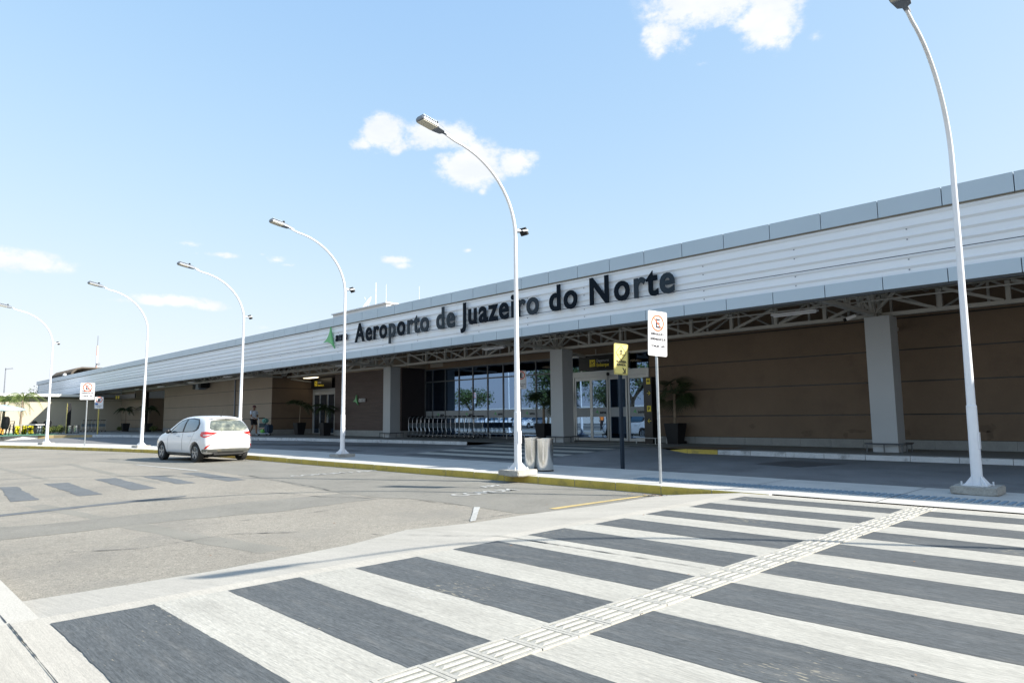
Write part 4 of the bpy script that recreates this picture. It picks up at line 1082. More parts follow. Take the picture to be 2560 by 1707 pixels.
def sign_face(r, zc_, roll, kind, w, h):
    p = empty('tmp'); COL.objects.unlink(p); bpy.data.objects.remove(p)
    col = {'no': 'sign_white', 'e': 'sign_white', 'cross': 'yellow'}[kind]
    pl = plate(r, 'sign_plate', w, h, col)
    pl.location = (.045, 0, zc_); pl.rotation_euler = (roll, 0, 0)
    m = MB(); frame_line(m, w - .03, h - .03, .009 if kind == 'cross' else .005); m.build('border_line', 'sign_black', pl, local=True)
    X = .0075
    def loc(y, z): return wm(pl) @ Vector((X, y, z))
    W3 = wm(pl).to_3x3(); ey, ez = W3 @ Vector(EY), W3 @ Vector(EZ)
    if kind in ('no', 'e'):
        cz = h * (.235 if kind == 'no' else .25); rr = w * (.34 if kind == 'no' else .38)
        m = MB(); ring(m, (.0065, 0, cz), EY, EZ, EX, rr * .80, rr); m.build('ring', 'orange_red' if kind == 'no' else 'orange_red', pl, local=True)
        put_text('symbol', 'E', rr * 1.5, loc(0, cz - rr * .54), ey, ez, 'sign_black', pl, extrude=.001, offset=.007 if kind == 'no' else .016)
        if kind == 'no':
            MB().bar((.0095, -rr * .62, cz + rr * .62), (.0095, rr * .62, cz - rr * .62), rr * .13, .002, up=(1, 0, 0)).build('slash', 'orange_red', pl, local=True)
            # bar helper gives width along the plate
            for t, z, s_ in (('EMBARQUE E', -.03, .066), ('DESEMBARQUE', -.125, .066), ('COMUM   APP', -.255, .064)):
                put_text('lettering', t, s_ * w / .5, loc(0, z * h / .83), ey, ez, 'sign_black', pl, extrude=.0008, offset=.0035, sx=.94)
        else:
            MB().box(.0065, .0075, -w * .42, -w * .1, -h * .17, -h * .03).build('symbol_panel', 'blue', pl, local=True)
            for t, z in (('RESERVADO', -.27), ('30 MIN', -.38)):
                put_text('lettering', t, .075, loc(0, z * h), ey, ez, 'sign_black', pl, extrude=.0008, offset=.001)
    else:
        cz = h * .20; d = .155
        m = MB()
        c4 = [(0, d * 1.12), (d * .98, 0), (0, -d * 1.12), (-d * .98, 0)]
        for (a, b) in zip(c4, c4[1:] + c4[:1]): m.bar((X, a[0], cz + a[1]), (X, b[0], cz + b[1]), .015, .002, up=(1, 0, 0))
        m.build('diamond', 'sign_black', pl, local=True)
        m = MB()
        m.lathe([(0, 0), (.013, 0), (.013, .002), (0, .002)], 12, (0, 0, 0)); m.v = [(.0065 + v[2], v[0], cz + .085 + v[1]) for v in m.v]
        B = [((0, .072), (0, .005), .034), ((0, .064), (-.052, .02), .018), ((0, .064), (.048, .03), .018), ((0, .02), (-.03, -.065), .022), ((0, .02), (.032, -.06), .022)]
        for a, b, w_ in B: m.bar((X, a[0], cz + a[1]), (X, b[0], cz + b[1]), w_, .002, up=(1, 0, 0))
        for k in (-3, -2, -1, 1, 2, 3): m.bar((X + .0004, k * .020, cz - .03 + .008 * (3 - abs(k))), (X + .0004, k * .038, cz - .078 + .02 * (abs(k) - 1)), .009, .0016, up=(1, 0, 0))
        m.build('pedestrian_symbol', 'sign_black', pl, local=True)
        for t, z in (('TRAVESSIA', -.085), ('ELEVADA', -.155)):
            put_text('lettering', t, .072, loc(0, z), ey, ez, 'sign_black', pl, extrude=.0008, offset=.004, sx=.92)
        m = MB(); m.bar((X, .05, -.20), (X, .12, -.30), .026, .002, up=(1, 0, 0)).bar((X, .05, -.315), (X, .135, -.315), .026, .002, up=(1, 0, 0)).bar((X, .127, -.325), (X, .127, -.22), .026, .002, up=(1, 0, 0))
        m.build('arrow', 'sign_black', pl, local=True)
    return pl
def sign(name, x, y, z, rz, zc_, kind, w, h, post, pw, roll, label, round_=True, lean=0.):
    r = empty(name, (x, y, z), rz, label, 'sign')
    m = MB()
    top = zc_ + h * .42
    if round_: m.tube([(0, 0, -.05), (0, 0, top)], pw / 2, 14)
    else: m.box(-pw / 2, pw / 2, -pw / 2, pw / 2, -.05, top)
    pst = m.build('post', post, r, local=True)
    if round_: smooth_angle(pst.data)
    MB().box(pw / 2 - .002, .046, -w * .3, w * .3, zc_ + h * .25, zc_ + h * .25 + .03).box(pw / 2 - .002, .046, -w * .3, w * .3, zc_ - h * .25, zc_ - h * .25 + .03).build('clamp', 'galv', r, local=True)
    sign_face(r, zc_, roll, kind, w, h)
    r.rotation_euler = (0, lean, rz)
    return r
sign('no_parking_sign', -7.0, 10.64, 0, R(-14), 2.72, 'no', .46, .83, 'galv', .052, R(-2.2), 'white sign reading EMBARQUE E DESEMBARQUE on a galvanised post by the yellow kerb')
sign('crossing_sign', -9.61, 13.05, 0, R(-14), 2.55, 'cross', .42, .73, 'navy_post', .07, R(-2), 'yellow TRAVESSIA ELEVADA crossing sign on a square dark blue post', round_=False)
sign('no_parking_sign', -39.29, 8.73, 0, R(-28), 2.72, 'no', .64, .84, 'galv', .06, 0, 'sunlit white no parking sign on a thin post by the leftmost street lamps')
sign('parking_sign', -56.5, 13.32, .28, R(-26), 2.28, 'e', .56, .86, 'gold_post', .09, 0, 'small parking sign with red ring and blue square on a yellow post')
s4 = sign('parking_sign', -18.62, 18.8, zp(-18.6), R(-35), 2.42, 'e', .44, .72, 'lamp_grey', .05, 0, 'grey parking sign with a red ring, half hidden behind the lamp post by the bins')

# hanging black boards and wayfinding totem
def pictogram(parent, ox, oy, oz, s, kind):
    MB().box(ox, ox + s, oy - .012, oy - .004, oz, oz + s).build('pictogram', 'ysign_dim', parent)
    m = MB(); y = oy - .014
    if kind == 'up':
        m.bar((ox + s * .2, y, oz + s * .38), (ox + s * .85, y, oz + s * .72), s * .10, .003, up=(0, 1, 0)).bar((ox + s * .45, y, oz + s * .5), (ox + s * .3, y, oz + s * .78), s * .08, .003, up=(0, 1, 0)).bar((ox + s * .55, y, oz + s * .56), (ox + s * .62, y, oz + s * .32), s * .08, .003, up=(0, 1, 0))
    else:
        m.bar((ox + s * .2, y, oz + s * .72), (ox + s * .85, y, oz + s * .38), s * .10, .003, up=(0, 1, 0)).bar((ox + s * .5, y, oz + s * .56), (ox + s * .6, y, oz + s * .8), s * .08, .003, up=(0, 1, 0))
    m.bar((ox + s * .2, y, oz + s * .18), (ox + s * .8, y, oz + s * .18), s * .06, .003, up=(0, 1, 0)).build('symbol', 'sign_black', parent)
db = empty('departures_board', (-16.6, YW - .2, 3.35), 0, 'black board with yellow plane symbol reading Departures Embarque above the glass doors', 'sign')
MB().box(-17.85, -15.35, YW - .26, YW - .18, 3.06, 3.64).build('panel', 'black_sign', db)
MB().box(-17.0, -16.97, YW - .23, YW - .21, 3.64, 3.9).box(-16.1, -16.07, YW - .23, YW - .21, 3.64, 3.9).build('hanger', 'steel', db)
pictogram(db, -17.28, YW - .26, 3.20, .28, 'up')
put_text('lettering', 'Departures', .17, (-16.93, YW - .268, 3.37), EX, EZ, 'grey_letter', db, extrude=.002, align='LEFT', sx=.8)
put_text('lettering', 'Embarque', .19, (-16.93, YW - .268, 3.19), EX, EZ, 'ysign_dim', db, extrude=.002, align='LEFT', offset=.004, sx=.8)
ab = empty('arrivals_board', (-39, YW - .2, 3.5), 0, 'black board with yellow symbol and lettering above the left glass door', 'sign')
MB().box(-40.3, -37.7, YW - .22, YW - .14, 3.16, 3.76).build('panel', 'black_sign', ab)
pictogram(ab, -39.85, YW - .22, 3.30, .32, 'down')
put_text('lettering', 'Arrivals', .17, (-39.45, YW - .228, 3.48), EX, EZ, 'grey_letter', ab, extrude=.002, align='LEFT', sx=.8)
put_text('lettering', 'Desembarque', .18, (-39.45, YW - .228, 3.29), EX, EZ, 'ysign_dim', ab, extrude=.002, align='LEFT', offset=.004, sx=.75)
hb = empty('hanging_board', (-66.5, 17.6, 3.3), 0, 'long black hanging board with small yellow symbols at the far left end of the canopy', 'sign')
MB().box(-69.4, -63.3, 17.55, 17.62, 3.14, 3.52).build('panel', 'black_sign', hb)
MB().box(-69.2, -69.15, 17.57, 17.6, 3.52, 4.3).box(-63.5, -63.45, 17.57, 17.6, 3.52, 4.3).build('hanger', 'steel', hb)
for x in (-68.9, -68.2): MB().box(x, x + .35, 17.535, 17.549, 3.2, 3.46).build('pictogram', 'ysign_dim', hb)
wt = empty('wayfinding_totem', (-13.95, 20.7, zp(-14)), 0, 'tall black wayfinding totem with yellow arrows beside the glass doors', 'sign')
MB().box(-14.12, -13.78, 20.55, 20.85, zp(-14), 2.6).build('body', 'black_sign', wt)
x1 = -13.78
wk = Vector((-13.95, 20.55, 0))
for z, t in ((2.34, 'arr'), (1.36, 'P')):
    MB().box(-13.98, -13.82, 20.535, 20.549, z, z + .21).build('pictogram', 'ysign_dim', wt)
put_text('lettering', 'P', .18, (-13.90, 20.530, 1.40), EX, EZ, 'sign_black', wt, extrude=.001, offset=.004)
MB().bar((-13.96, 20.53, 2.45), (-13.84, 20.53, 2.45), .03, .003, up=(0, 1, 0)).bar((-13.90, 20.53, 2.38), (-13.90, 20.53, 2.52), .02, .003, up=(0, 1, 0)).build('symbol', 'sign_black', wt)
for z, d in ((2.02, 1), (1.03, -1)):
    MB().bar((-13.97, 20.545, z), (-13.83, 20.545, z), .018, .004, up=(0, 1, 0)).bar((-13.90 + .07 * d, 20.545, z), (-13.90 + .0 * d, 20.545, z + .07), .018, .004, up=(0, 1, 0)).bar((-13.90 + .07 * d, 20.545, z), (-13.90, 20.545, z - .07), .018, .004, up=(0, 1, 0)).build('arrow', 'ysign_dim', wt)
rl = MB()
for q in ((-14.35, 20.35), (-13.55, 20.35), (-13.55, 21.05)): rl.tube([(*q, zp(-14)), (*q, zp(-14) + .22)], .017, 6)
rl.tube([(-14.35, 20.35, .43), (-13.55, 20.35, .43)], .02, 6).tube([(-13.55, 20.35, .43), (-13.55, 21.05, .43)], .02, 6)
rl.build('guard_rail', 'alu', wt)
# low rail in front of the glazing
lr = MB()
for k in range(6):
    x = -25.2 + k * 1.1; lr.tube([(x, 21.2, zp(x)), (x, 21.2, zp(x) + .23)], .017, 6)
lr.tube([(-25.3, 21.2, .49), (-19.6, 21.2, .47)], .02, 6)
lr = lr.build('bumper_rail', 'alu'); tag(lr, 'low metal bumper rail along the foot of the glazing', 'rail')

# ------------------------------------------------------------------ polished bins
def steel_bin(x, y, z, rad, h, label):
    b = empty('steel_bin', (x, y, z), 0, label, 'bin', 'polished steel bins')
    m = MB().lathe([(rad * .98, .0), (rad, .02), (rad, h - .05), (rad * 1.03, h - .045), (rad * 1.03, h), (rad * .80, h + .004), (rad * .78, h - .03), (rad * .3, h - .05), (0, h - .05)], 48)
    o = m.build('drum', 'inox', b, local=True); smooth_angle(o.data, 30)
    MB().lathe([(rad * 1.005, .0), (rad * 1.012, .0), (rad * 1.012, .03), (rad * 1.005, .03)], 40).build('base_ring', 'black', b, local=True)
steel_bin(-10.55, 11.42, 0, .182, .73, 'polished steel bin nearer the sign posts, right of the lamp footing')
steel_bin(-11.05, 11.52, 0, .182, .74, 'polished steel bin half hidden behind the lamp pole')
steel_bin(-61.45, 13.05, .3, .19, .62, 'right one of two small steel bins beside the yellow and black post')
steel_bin(-61.9, 12.7, .3, .19, .62, 'left one of two small steel bins beside the yellow and black post')
yp = empty('gate_post', (-61.95, 12.62, .3), 0, 'tall square post with one yellow and one black side at far left', 'post')
MB().box(-62.05, -61.80, 12.44, 12.70, .3, 2.64).build('body', 'black', yp)
MB().box(-62.05, -61.80, 12.425, 12.438, .3, 2.64).build('yellow_face', 'gold_post', yp)

# ------------------------------------------------------------------ palms and plants
def frond_mesh(name, L, rise, droop, n, ll, lw, mt, hang=.5):
    m = MB(); pts = []
    for i in range(n + 1):
        t = i / n
        pts.append(Vector((L * (t - .12 * t * t), 0, L * (rise * t - droop * t * t))))
    m.tube(pts, [.014 * L * (1 - .8 * i / n) + .003 for i in range(n + 1)], 4)
    for i in range(2, n + 1):
        t = i / n; p = pts[i]; d = (pts[i] - pts[i - 1]).normalized()
        l_ = ll * math.sin(PI * min(1, .12 + .85 * t)) ** .6 * random.uniform(.85, 1.1)
        for sd in (-1, 1):
            out = (d * .75 + Vector((0, sd, 0)) * .9 + Vector((0, 0, -hang * random.uniform(.5, 1.3)))).normalized()
            w = d * lw
            mid = p + out * l_ * .5 + Vector((0, 0, .02)); tip = p + out * l_ + Vector((0, 0, -l_ * .3 * hang))
            m.add([p - w * .3, p + w * .3, mid + w * .5, mid - w * .5, tip], [(0, 1, 2, 3), (3, 2, 4)])
    return m.mesh(name, mt, recalc=False)
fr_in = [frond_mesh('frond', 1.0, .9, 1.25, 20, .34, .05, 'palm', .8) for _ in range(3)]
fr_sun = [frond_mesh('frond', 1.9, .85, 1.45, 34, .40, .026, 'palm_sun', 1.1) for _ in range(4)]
def palm(root, base, h, meshes, n, lean=(0, 0), tr=.05, up=.0, trunk_mat='trunk', sc=1., name_t='trunk'):
    top = Vector(base) + Vector((lean[0], lean[1], h))
    pts = [Vector(base).lerp(top, k / 6) + Vector((0, 0, 0)) for k in range(7)]
    m = MB().tube(pts, [tr * (1.25 - .5 * k / 6) for k in range(7)], 8)
    o = m.build(name_t, trunk_mat, root); smooth_angle(o.data, 60)
    for k in range(n):
        f = link('frond', random.choice(meshes), root)
        f.matrix_basis = wm(root).inverted() @ Matrix.Translation(top) @ Matrix.Rotation(2 * PI * k / n + random.uniform(-.25, .25), 4, 'Z') @ Matrix.Rotation(R(random.uniform(-35, 12)), 4, 'Y') @ Matrix.Scale(sc * random.uniform(.85, 1.1), 4)
def pot(root, x, y, z, w0, w1, h):
    m = MB().add([(x - w0, y - w0, z), (x + w0, y - w0, z), (x + w0, y + w0, z), (x - w0, y + w0, z), (x - w1, y - w1, z + h), (x + w1, y - w1, z + h), (x + w1, y + w1, z + h), (x - w1, y + w1, z + h),
                  (x - w1 * .88, y - w1 * .88, z + h), (x + w1 * .88, y - w1 * .88, z + h), (x + w1 * .88, y + w1 * .88, z + h), (x - w1 * .88, y + w1 * .88, z + h),
                  (x - w1 * .86, y - w1 * .86, z + h - .05), (x + w1 * .86, y - w1 * .86, z + h - .05), (x + w1 * .86, y + w1 * .86, z + h - .05), (x - w1 * .86, y + w1 * .86, z + h - .05)],
                 [(3, 2, 1, 0), (0, 1, 5, 4), (1, 2, 6, 5), (2, 3, 7, 6), (3, 0, 4, 7), (4, 5, 9, 8), (5, 6, 10, 9), (6, 7, 11, 10), (7, 4, 8, 11), (8, 9, 13, 12), (9, 10, 14, 13), (10, 11, 15, 14), (11, 8, 12, 15)])
    m.build('planter', 'pot', root)
    MB().box(x - w1 * .85, x + w1 * .85, y - w1 * .85, y + w1 * .85, z + h - .12, z + h - .05).build('soil', 'soil', root)
def fan_mesh(name, L, n, mt):
    m = MB()
    for k in range(n):
        a = R(-80 + 160 * k / (n - 1)); d = Vector((math.cos(a), math.sin(a), -.12)).normalized(); s_ = Vector((-d.y, d.x, 0)) * .016
        l_ = L * (1 - .2 * abs(a)) * random.uniform(.9, 1.05)
        m.add([d * .05 - s_ * .5, d * .05 + s_ * .5, d * l_ * .6 + s_, d * l_ * .6 - s_, d * l_ + Vector((0, 0, -.16 * l_))], [(0, 1, 2, 3), (3, 2, 4)])
    return m.mesh(name, mt, recalc=False)
fans = [fan_mesh('fan_leaf', .68, 19, 'palm') for _ in range(3)]
def fan_palm(root, base, h, n, r0=.45):
    top = Vector(base) + Vector((0, 0, h))
    o = MB().tube([base, top], [.06, .045], 8).build('trunk', 'trunk', root)
    for k in range(n):
        az = 2 * PI * k / n * 2.4 + random.uniform(-.2, .2); el = R(random.uniform(-25, 70))
        d = Vector((math.cos(az) * math.cos(el), math.sin(az) * math.cos(el), math.sin(el))); p = top + d * r0 * random.uniform(.7, 1.2)
        MB().bar(top, p, .014, .014).build('stalk', 'palm', root)
        f = link('fan_leaf', random.choice(fans), root)
        rot = Matrix.Rotation(az, 4, 'Z') @ Matrix.Rotation(-el + R(random.uniform(15, 50)), 4, 'Y') @ Matrix.Rotation(R(random.uniform(-50, 50)), 4, 'X')
        f.matrix_basis = wm(root).inverted() @ Matrix.Translation(p) @ rot
G_P = 'potted palms against the terminal wall'
for (x, y, h, kind, lab, hp_) in [(-67.6, 18.1, 1.25, 0, 'potted palm left of the dark doorway at the far end of the wall', .72), (-61.7, 18.2, 1.2, 0, 'potted palm standing in the dark doorway left of the white car', .72),
                             (-38.4, 19.75, 1.1, 0, 'potted palm with arching fronds left of the arrivals door', .72), (-35.3, 19.75, .8, 0, 'potted palm with arching fronds in front of the arrivals door', .72),
                             (-19.45, 21.0, .85, 1, 'potted fan palm in front of the glazing beside the middle column', .70), (-13.2, 21.1, 1.15, 1, 'potted fan palm behind the black wayfinding totem', .72)]:
    r = empty('potted_palm', (x, y, zp(x)), 0, lab, 'potted plant', G_P)
    pot(r, x, y, zp(x), .2, .29, hp_)
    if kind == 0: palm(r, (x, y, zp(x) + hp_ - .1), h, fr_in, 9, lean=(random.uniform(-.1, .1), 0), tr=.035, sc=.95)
    else: fan_palm(r, (x, y, zp(x) + hp_ - .1), h, 15)
def leaf_cluster(c, rx, ry, rz_, n, sz, m=None, shell=.5):
    m = m or MB()
    for _ in range(n):
        d = Vector((random.gauss(0, 1), random.gauss(0, 1), random.gauss(0, 1))).normalized() * (random.uniform(shell, 1) ** .7)
        p = Vector(c) + Vector((d.x * rx, d.y * ry, d.z * rz_))
        a = Vector((random.uniform(-1, 1), random.uniform(-1, 1), random.uniform(-1, 1))).normalized(); b = a.cross(Vector((random.uniform(-1, 1), random.uniform(-1, 1), random.uniform(-1, 1)))).normalized()
        s_ = sz * random.uniform(.6, 1.3)
        m.add([p - a * s_, p + b * s_ * .45, p + a * s_, p - b * s_ * .45], [(0, 1, 2, 3)])
    return m
def bush(x, y, z, r, h, mt, lab, n=700, sz=.05, cat='bush', group=None, name='bush'):
    b = empty(name, (x, y, z), 0, lab, cat, group)
    m = MB()
    for k in range(6):
        a = random.uniform(0, 6.28); leaf_cluster((x + math.cos(a) * r * .4, y + math.sin(a) * r * .4, z + h * random.uniform(.35, .75)), r * .6, r * .6, h * .35, n // 6, sz, m, .2)
    m.build('foliage', mt, b, recalc=False)
    MB().tube([(x, y, z), (x, y, z + h * .4)], .02, 5).build('stem', 'bark', b)
    return b
bush(-63.0, 11.8, .3, .45, .62, 'leaf2', 'green bush left of the grey litter bin behind the terrace')
bush(-59.9, 10.95, .3, .5, .62, 'leaf2', 'low green bush left of the leftmost street lamp base')
bush(-58.9, 11.55, .3, .5, .75, 'leaf2', 'rounded green bush right of the leftmost street lamp base')
bush(-70.2, 18.3, .3, .35, .45, 'leaf2', 'small dark plant at the foot of the far end wall')
bush(-69.0, 18.3, .3, .4, .5, 'leaf2', 'small dark plant beside the far left palm planter')
bush(-60.6, 18.3, .3, .35, .5, 'leaf2', 'small dark plant right of the doorway palm planter')
for i, (x, y) in enumerate(((-62.7, 9.45), (-62.35, 9.85), (-62.0, 10.2))):
    b = empty('croton', (x, y, .3), 0, '', 'plant', 'bright yellow plants behind the terrace table')
    b['label'] = ('left', 'middle', 'right')[i] + ' one of the three bright yellow leafed plants behind the terrace table'
    m = MB()
    for k in range(4): leaf_cluster((x, y, .40 + k * .15), .19, .19, .08, 90, .07, m, .1)
    m.build('foliage', 'croton', b, recalc=False)
    MB().tube([(x, y, .3), (x, y, .8)], .015, 5).build('stem', 'bark', b)
bush(-64.3, 8.6, .3, .35, .5, 'croton_orange', 'orange leafed bush at the left picture edge', n=300, sz=.06)
# outdoor palms
p1 = empty('palm_tree', (-64.46, 9.89, .3), 0, 'slender palm tree with drooping sunlit fronds before the cream wall', 'palm tree')
palm(p1, (-64.46, 9.89, .3), 2.75, fr_sun, 10, lean=(.12, .05), tr=.07, sc=.95)
MB().tube([(-64.34, 9.94, 2.9), (-64.25, 9.98, 3.5)], [.055, .02], 8).build('crownshaft', 'palm_sun', p1)
p2 = empty('palm_tree', (-66.28, 9.0, .3), 0, 'bushy palm tree rising behind the pale blue parasol at far left', 'palm tree')
palm(p2, (-66.28, 9.0, .3), 2.55, fr_sun, 13, lean=(-.1, .1), tr=.08, sc=1.0)

# parasols, chairs, table, grey bin
def parasol(x, y, z, h, rad, lab):
    u = empty('parasol', (x, y, z), 0, lab, 'parasol', 'pale blue terrace parasols')
    m = MB(); n = 8
    vs = [(x, y, z + h + .32)] + [(x + rad * math.cos(2 * PI * k / n), y + rad * math.sin(2 * PI * k / n), z + h) for k in range(n)] + [(x + rad * math.cos(2 * PI * k / n), y + rad * math.sin(2 * PI * k / n), z + h - .12) for k in range(n)]
    m.add(vs, [(0, 1 + k, 1 + (k + 1) % n) for k in range(n)] + [(1 + k, 9 + k, 9 + (k + 1) % n, 1 + (k + 1) % n) for k in range(n)])
    c = m.build('canopy', 'umbrella', u, recalc=False)
    for k in range(n): MB().bar((x, y, z + h + .29), (x + rad * .97 * math.cos(2 * PI * k / n), y + rad * .97 * math.sin(2 * PI * k / n), z + h - .02), .015, .015).build('rib', 'wood', c)
    MB().tube([(x, y, z), (x, y, z + h + .36)], .025, 8).build('pole', 'wood', u)
    MB().lathe([(.22, 0), (.22, .06), (.05, .1), (0, .1)], 16, (x, y, z)).build('foot', 'black', u)
parasol(-60.4, 8.1, .3, 1.85, 1.25, 'pale blue parasol at the left edge above the stacked black chairs')
parasol(-64.6, 8.9, .3, 1.95, 1.3, 'pale blue parasol behind the slender palm trunk')
def chair(x, y, z, rz, lab, up=0):
    c = empty('plastic_chair', (x, y, z + up), rz, lab, 'chair', 'stacked black plastic chairs on the terrace')
    MB().box(-.24, .24, -.23, .23, .42, .45).build('seat', 'black', c, local=True)
    m = MB(); V = []
    prof = [(-.25, .45, .21), (-.29, .60, .235), (-.32, .78, .24), (-.345, .92, .21), (-.35, .985, .12)]
    for (yy, zz, w) in prof:
        for t in (-1, -.5, 0, .5, 1): V.append((w * t, yy - .04 * (1 - t * t), zz))
    k = len(V); V += [(a, b - .02, c_) for a, b, c_ in V]
    F = []
    for i in range(len(prof) - 1):
        for j in range(4): F += [(i * 5 + j, i * 5 + j + 1, i * 5 + j + 6, i * 5 + j + 5), (k + i * 5 + j + 5, k + i * 5 + j + 6, k + i * 5 + j + 1, k + i * 5 + j)]
    m.add(V, F).build('backrest', 'black', c, local=True)
    for sx in (-1, 1):
        MB().bar((sx * .25, -.26, .66), (sx * .27, .20, .65), .05, .025).bar((sx * .27, .18, .64), (sx * .24, .22, .45), .04, .03).build('armrest', 'black', c, local=True)
        for sy in (-1, 1): MB().bar((sx * .22, sy * .2, .44), (sx * .26, sy * .27, 0), .045, .035).build('leg', 'black', c, local=True)
    return c
for k in range(4):
    a = R(52)
    chair(-59.75 - .06 * k, 8.45 + .03 * k, .31, a, ('bottom', 'second', 'third', 'topmost')[k] + ' black plastic chair of the stack under the left parasol', up=.11 * k)
tb_ = empty('terrace_table', (-61.0, 9.9, .3), R(40), 'white topped terrace table with dark thin legs beside the black chairs', 'table')
MB().box(-.9, .9, -.45, .45, .70, .74).build('tabletop', 'sign_white', tb_, local=True)
for sx in (-1, 1):
    for sy in (-1, 1): MB().bar((sx * .82, sy * .4, .7), (sx * .82, sy * .4, 0), .04, .04).build('leg', 'black', tb_, local=True)
for (dx, dy, a) in ((-.5, .75, 180), (.4, .78, 175), (1.25, 0, 90)):
    q = Matrix.Rotation(R(40), 3, 'Z') @ Vector((dx, dy, 0))
    cc = chair(-61.0 + q.x, 9.9 + q.y, .31, R(a + 40), 'dark chair on the far side of the terrace table, %s' % {-.5: 'its left one', .4: 'its middle one', 1.25: 'the one at the right end'}[dx])
    cc['group'] = 'chairs around the terrace table'
gb = empty('litter_bin', (-62.5, 10.9, .3), R(-30), 'grey plastic litter bin with black lid and white label by the green bushes', 'bin')
MB().add([(-.2, -.2, 0.18), (.2, -.2, .18), (.2, .2, .18), (-.2, .2, .18), (-.3, -.27, .68), (.3, -.27, .68), (.3, .27, .68), (-.3, .27, .68)], [(3, 2, 1, 0), (4, 5, 6, 7), (0, 1, 5, 4), (1, 2, 6, 5), (2, 3, 7, 6), (3, 0, 4, 7)]).build('body', 'bin_grey', gb, local=True)
MB().box(-.31, .31, -.28, .28, .68, .74).box(-.25, .25, -.2, .2, .74, .81).build('lid', 'black', gb, local=True)
MB().box(-.09, .09, -.29, -.262, .46, .58).box(.262, .29, -.09, .09, .46, .58).build('label_plate', 'sign_white', gb, local=True)
for q_ in (-.1, .1): MB().bar((q_, 0, .18), (q_, 0, 0), .05, .05).build('leg', 'bin_grey', gb, local=True)

# ------------------------------------------------------------------ luggage trolleys
def make_trolley():
    r = empty('luggage_trolley', (0, 0, 0), 0, '', 'trolley')
    f = MB(); W = .27
    for s_ in (-1, 1):
        y = s_ * W
        f.tube([(.78, y * .6, .13), (.35, y, .12), (.02, y, .14), (-.05, y, .30), (.02, y, .55), (.0, y, .86), (-.03, y, .96), (-.12, y * .96, 1.02)], .0145, 6)
    f.tube([(-.12, -W * .96, 1.02), (-.12, W * .96, 1.02)], .017, 6).tube([(.0, -W, .70), (.0, W, .70)], .012, 6).tube([(.78, -W * .6, .13), (.78, W * .6, .13)], .013, 6)
    for k in range(4): f.tube([(.12 + .17 * k, -W * (.98 - .12 * k), .135), (.12 + .17 * k, W * (.98 - .12 * k), .135)], .009, 5)
    o = f.build('frame', 'chrome', r, local=True)
    MB().box(.012, .022, -W + .02, W - .02, .47, .70).build('advert_panel', 'trolley_blue', r, local=True)
    MB().tube([(-.12, -W * .8, 1.02), (-.12, W * .8, 1.02)], .024, 8).build('handle_grip', 'black', r, local=True)
    for (x, y) in ((.02, -W), (.02, W), (.70, 0)):
        w = MB().lathe([(.03, -.018), (.065, -.018), (.07, 0), (.065, .018), (.03, .018)], 12, (x, y, .07), 'Y', closed=True).build('wheel', 'rubber', r, local=True)
        MB().bar((x, y, .13), (x, y, .07), .05, .03).build('fork', 'chrome', w, local=True)
    return r
tr = make_trolley()
n_tr = 16
for k in range(n_tr):
    o = tr if k == 0 else copy_tree(tr)
    o.location = (-28.3 + .335 * k, 20.75 + random.uniform(-.015, .015), zp(-26)); o.rotation_euler = (0, 0, PI + random.uniform(-.03, .03))
    o['group'] = 'nested luggage trolleys in front of the glazing'
    ORD = ['leftmost', 'second', 'third', 'fourth', 'fifth', 'sixth', 'seventh', 'eighth', 'ninth', 'tenth', 'eleventh', 'twelfth', 'thirteenth', 'fourteenth', 'fifteenth', 'sixteenth']
    o['label'] = ORD[k] + (' luggage trolley' if k == 0 else ' luggage trolley from the left') + ' in the nested row before the glazing'
for k in range(6):
    o = copy_tree(tr); o.location = (-70.6 + .62 * k, 15.6 + .13 * k, .3); o.rotation_euler = (0, 0, PI + .2)
    o['group'] = 'luggage trolleys parked before the far left wall'
    o['label'] = ORD[k] + (' luggage trolley' if k == 0 else ' luggage trolley from the left') + ' before the shaded wall at far left'
mt_ = copy_tree(tr); mt_.location = (-39.05, 17.75, zp(-39.5)); mt_.rotation_euler = (0, 0, R(12)); mt_['label'] = 'luggage trolley pushed by the man in the white shirt'
if 'group' in mt_: del mt_['group']
bg = empty('suitcase', (-38.55, 17.85, zp(-39) + .15), R(12), 'dark navy suitcase lying on the front of the pushed trolley', 'suitcase')
o = MB().box(-.12, .26, -.2, .2, .0, .48).build('shell', 'bag_navy', bg, local=True)
bm = bmesh.new(); bm.from_mesh(o.data); bmesh.ops.bevel(bm, geom=bm.edges[:], offset=.06, segments=3, affect='EDGES'); bm.to_mesh(o.data); bm.free()
MB().tube([(.0, -.08, .47), (.0, -.08, .52), (.0, .08, .52), (.0, .08, .47)], .012, 6).build('handle', 'black', bg, local=True)
bg2 = empty('travel_bag', (-38.85, 17.78, zp(-39) + .15), R(12), 'bright green and dark travel bag low on the pushed trolley', 'bag')
o = MB().box(-.16, .14, -.24, .24, .0, .2).build('body', 'bag_green', bg2, local=True)
bm = bmesh.new(); bm.from_mesh(o.data); bmesh.ops.bevel(bm, geom=bm.edges[:], offset=.06, segments=3, affect='EDGES'); bm.to_mesh(o.data); bm.free()
MB().tube([(-.1, 0, .19), (-.05, 0, .26), (.08, 0, .26), (.1, 0, .19)], .012, 6).build('strap', 'black', bg2, local=True)
bg3 = empty('carrier_bag', (-38.95, 17.78, zp(-39) + .72), R(12), 'translucent teal bag in the upper basket of the pushed trolley', 'bag')
o = MB().box(-.04, .28, -.16, .16, .0, .27).build('body', 'bag_teal', bg3, local=True)
bm = bmesh.new(); bm.from_mesh(o.data); bmesh.ops.bevel(bm, geom=bm.edges[:], offset=.07, segments=3, affect='EDGES'); bm.to_mesh(o.data); bm.free()
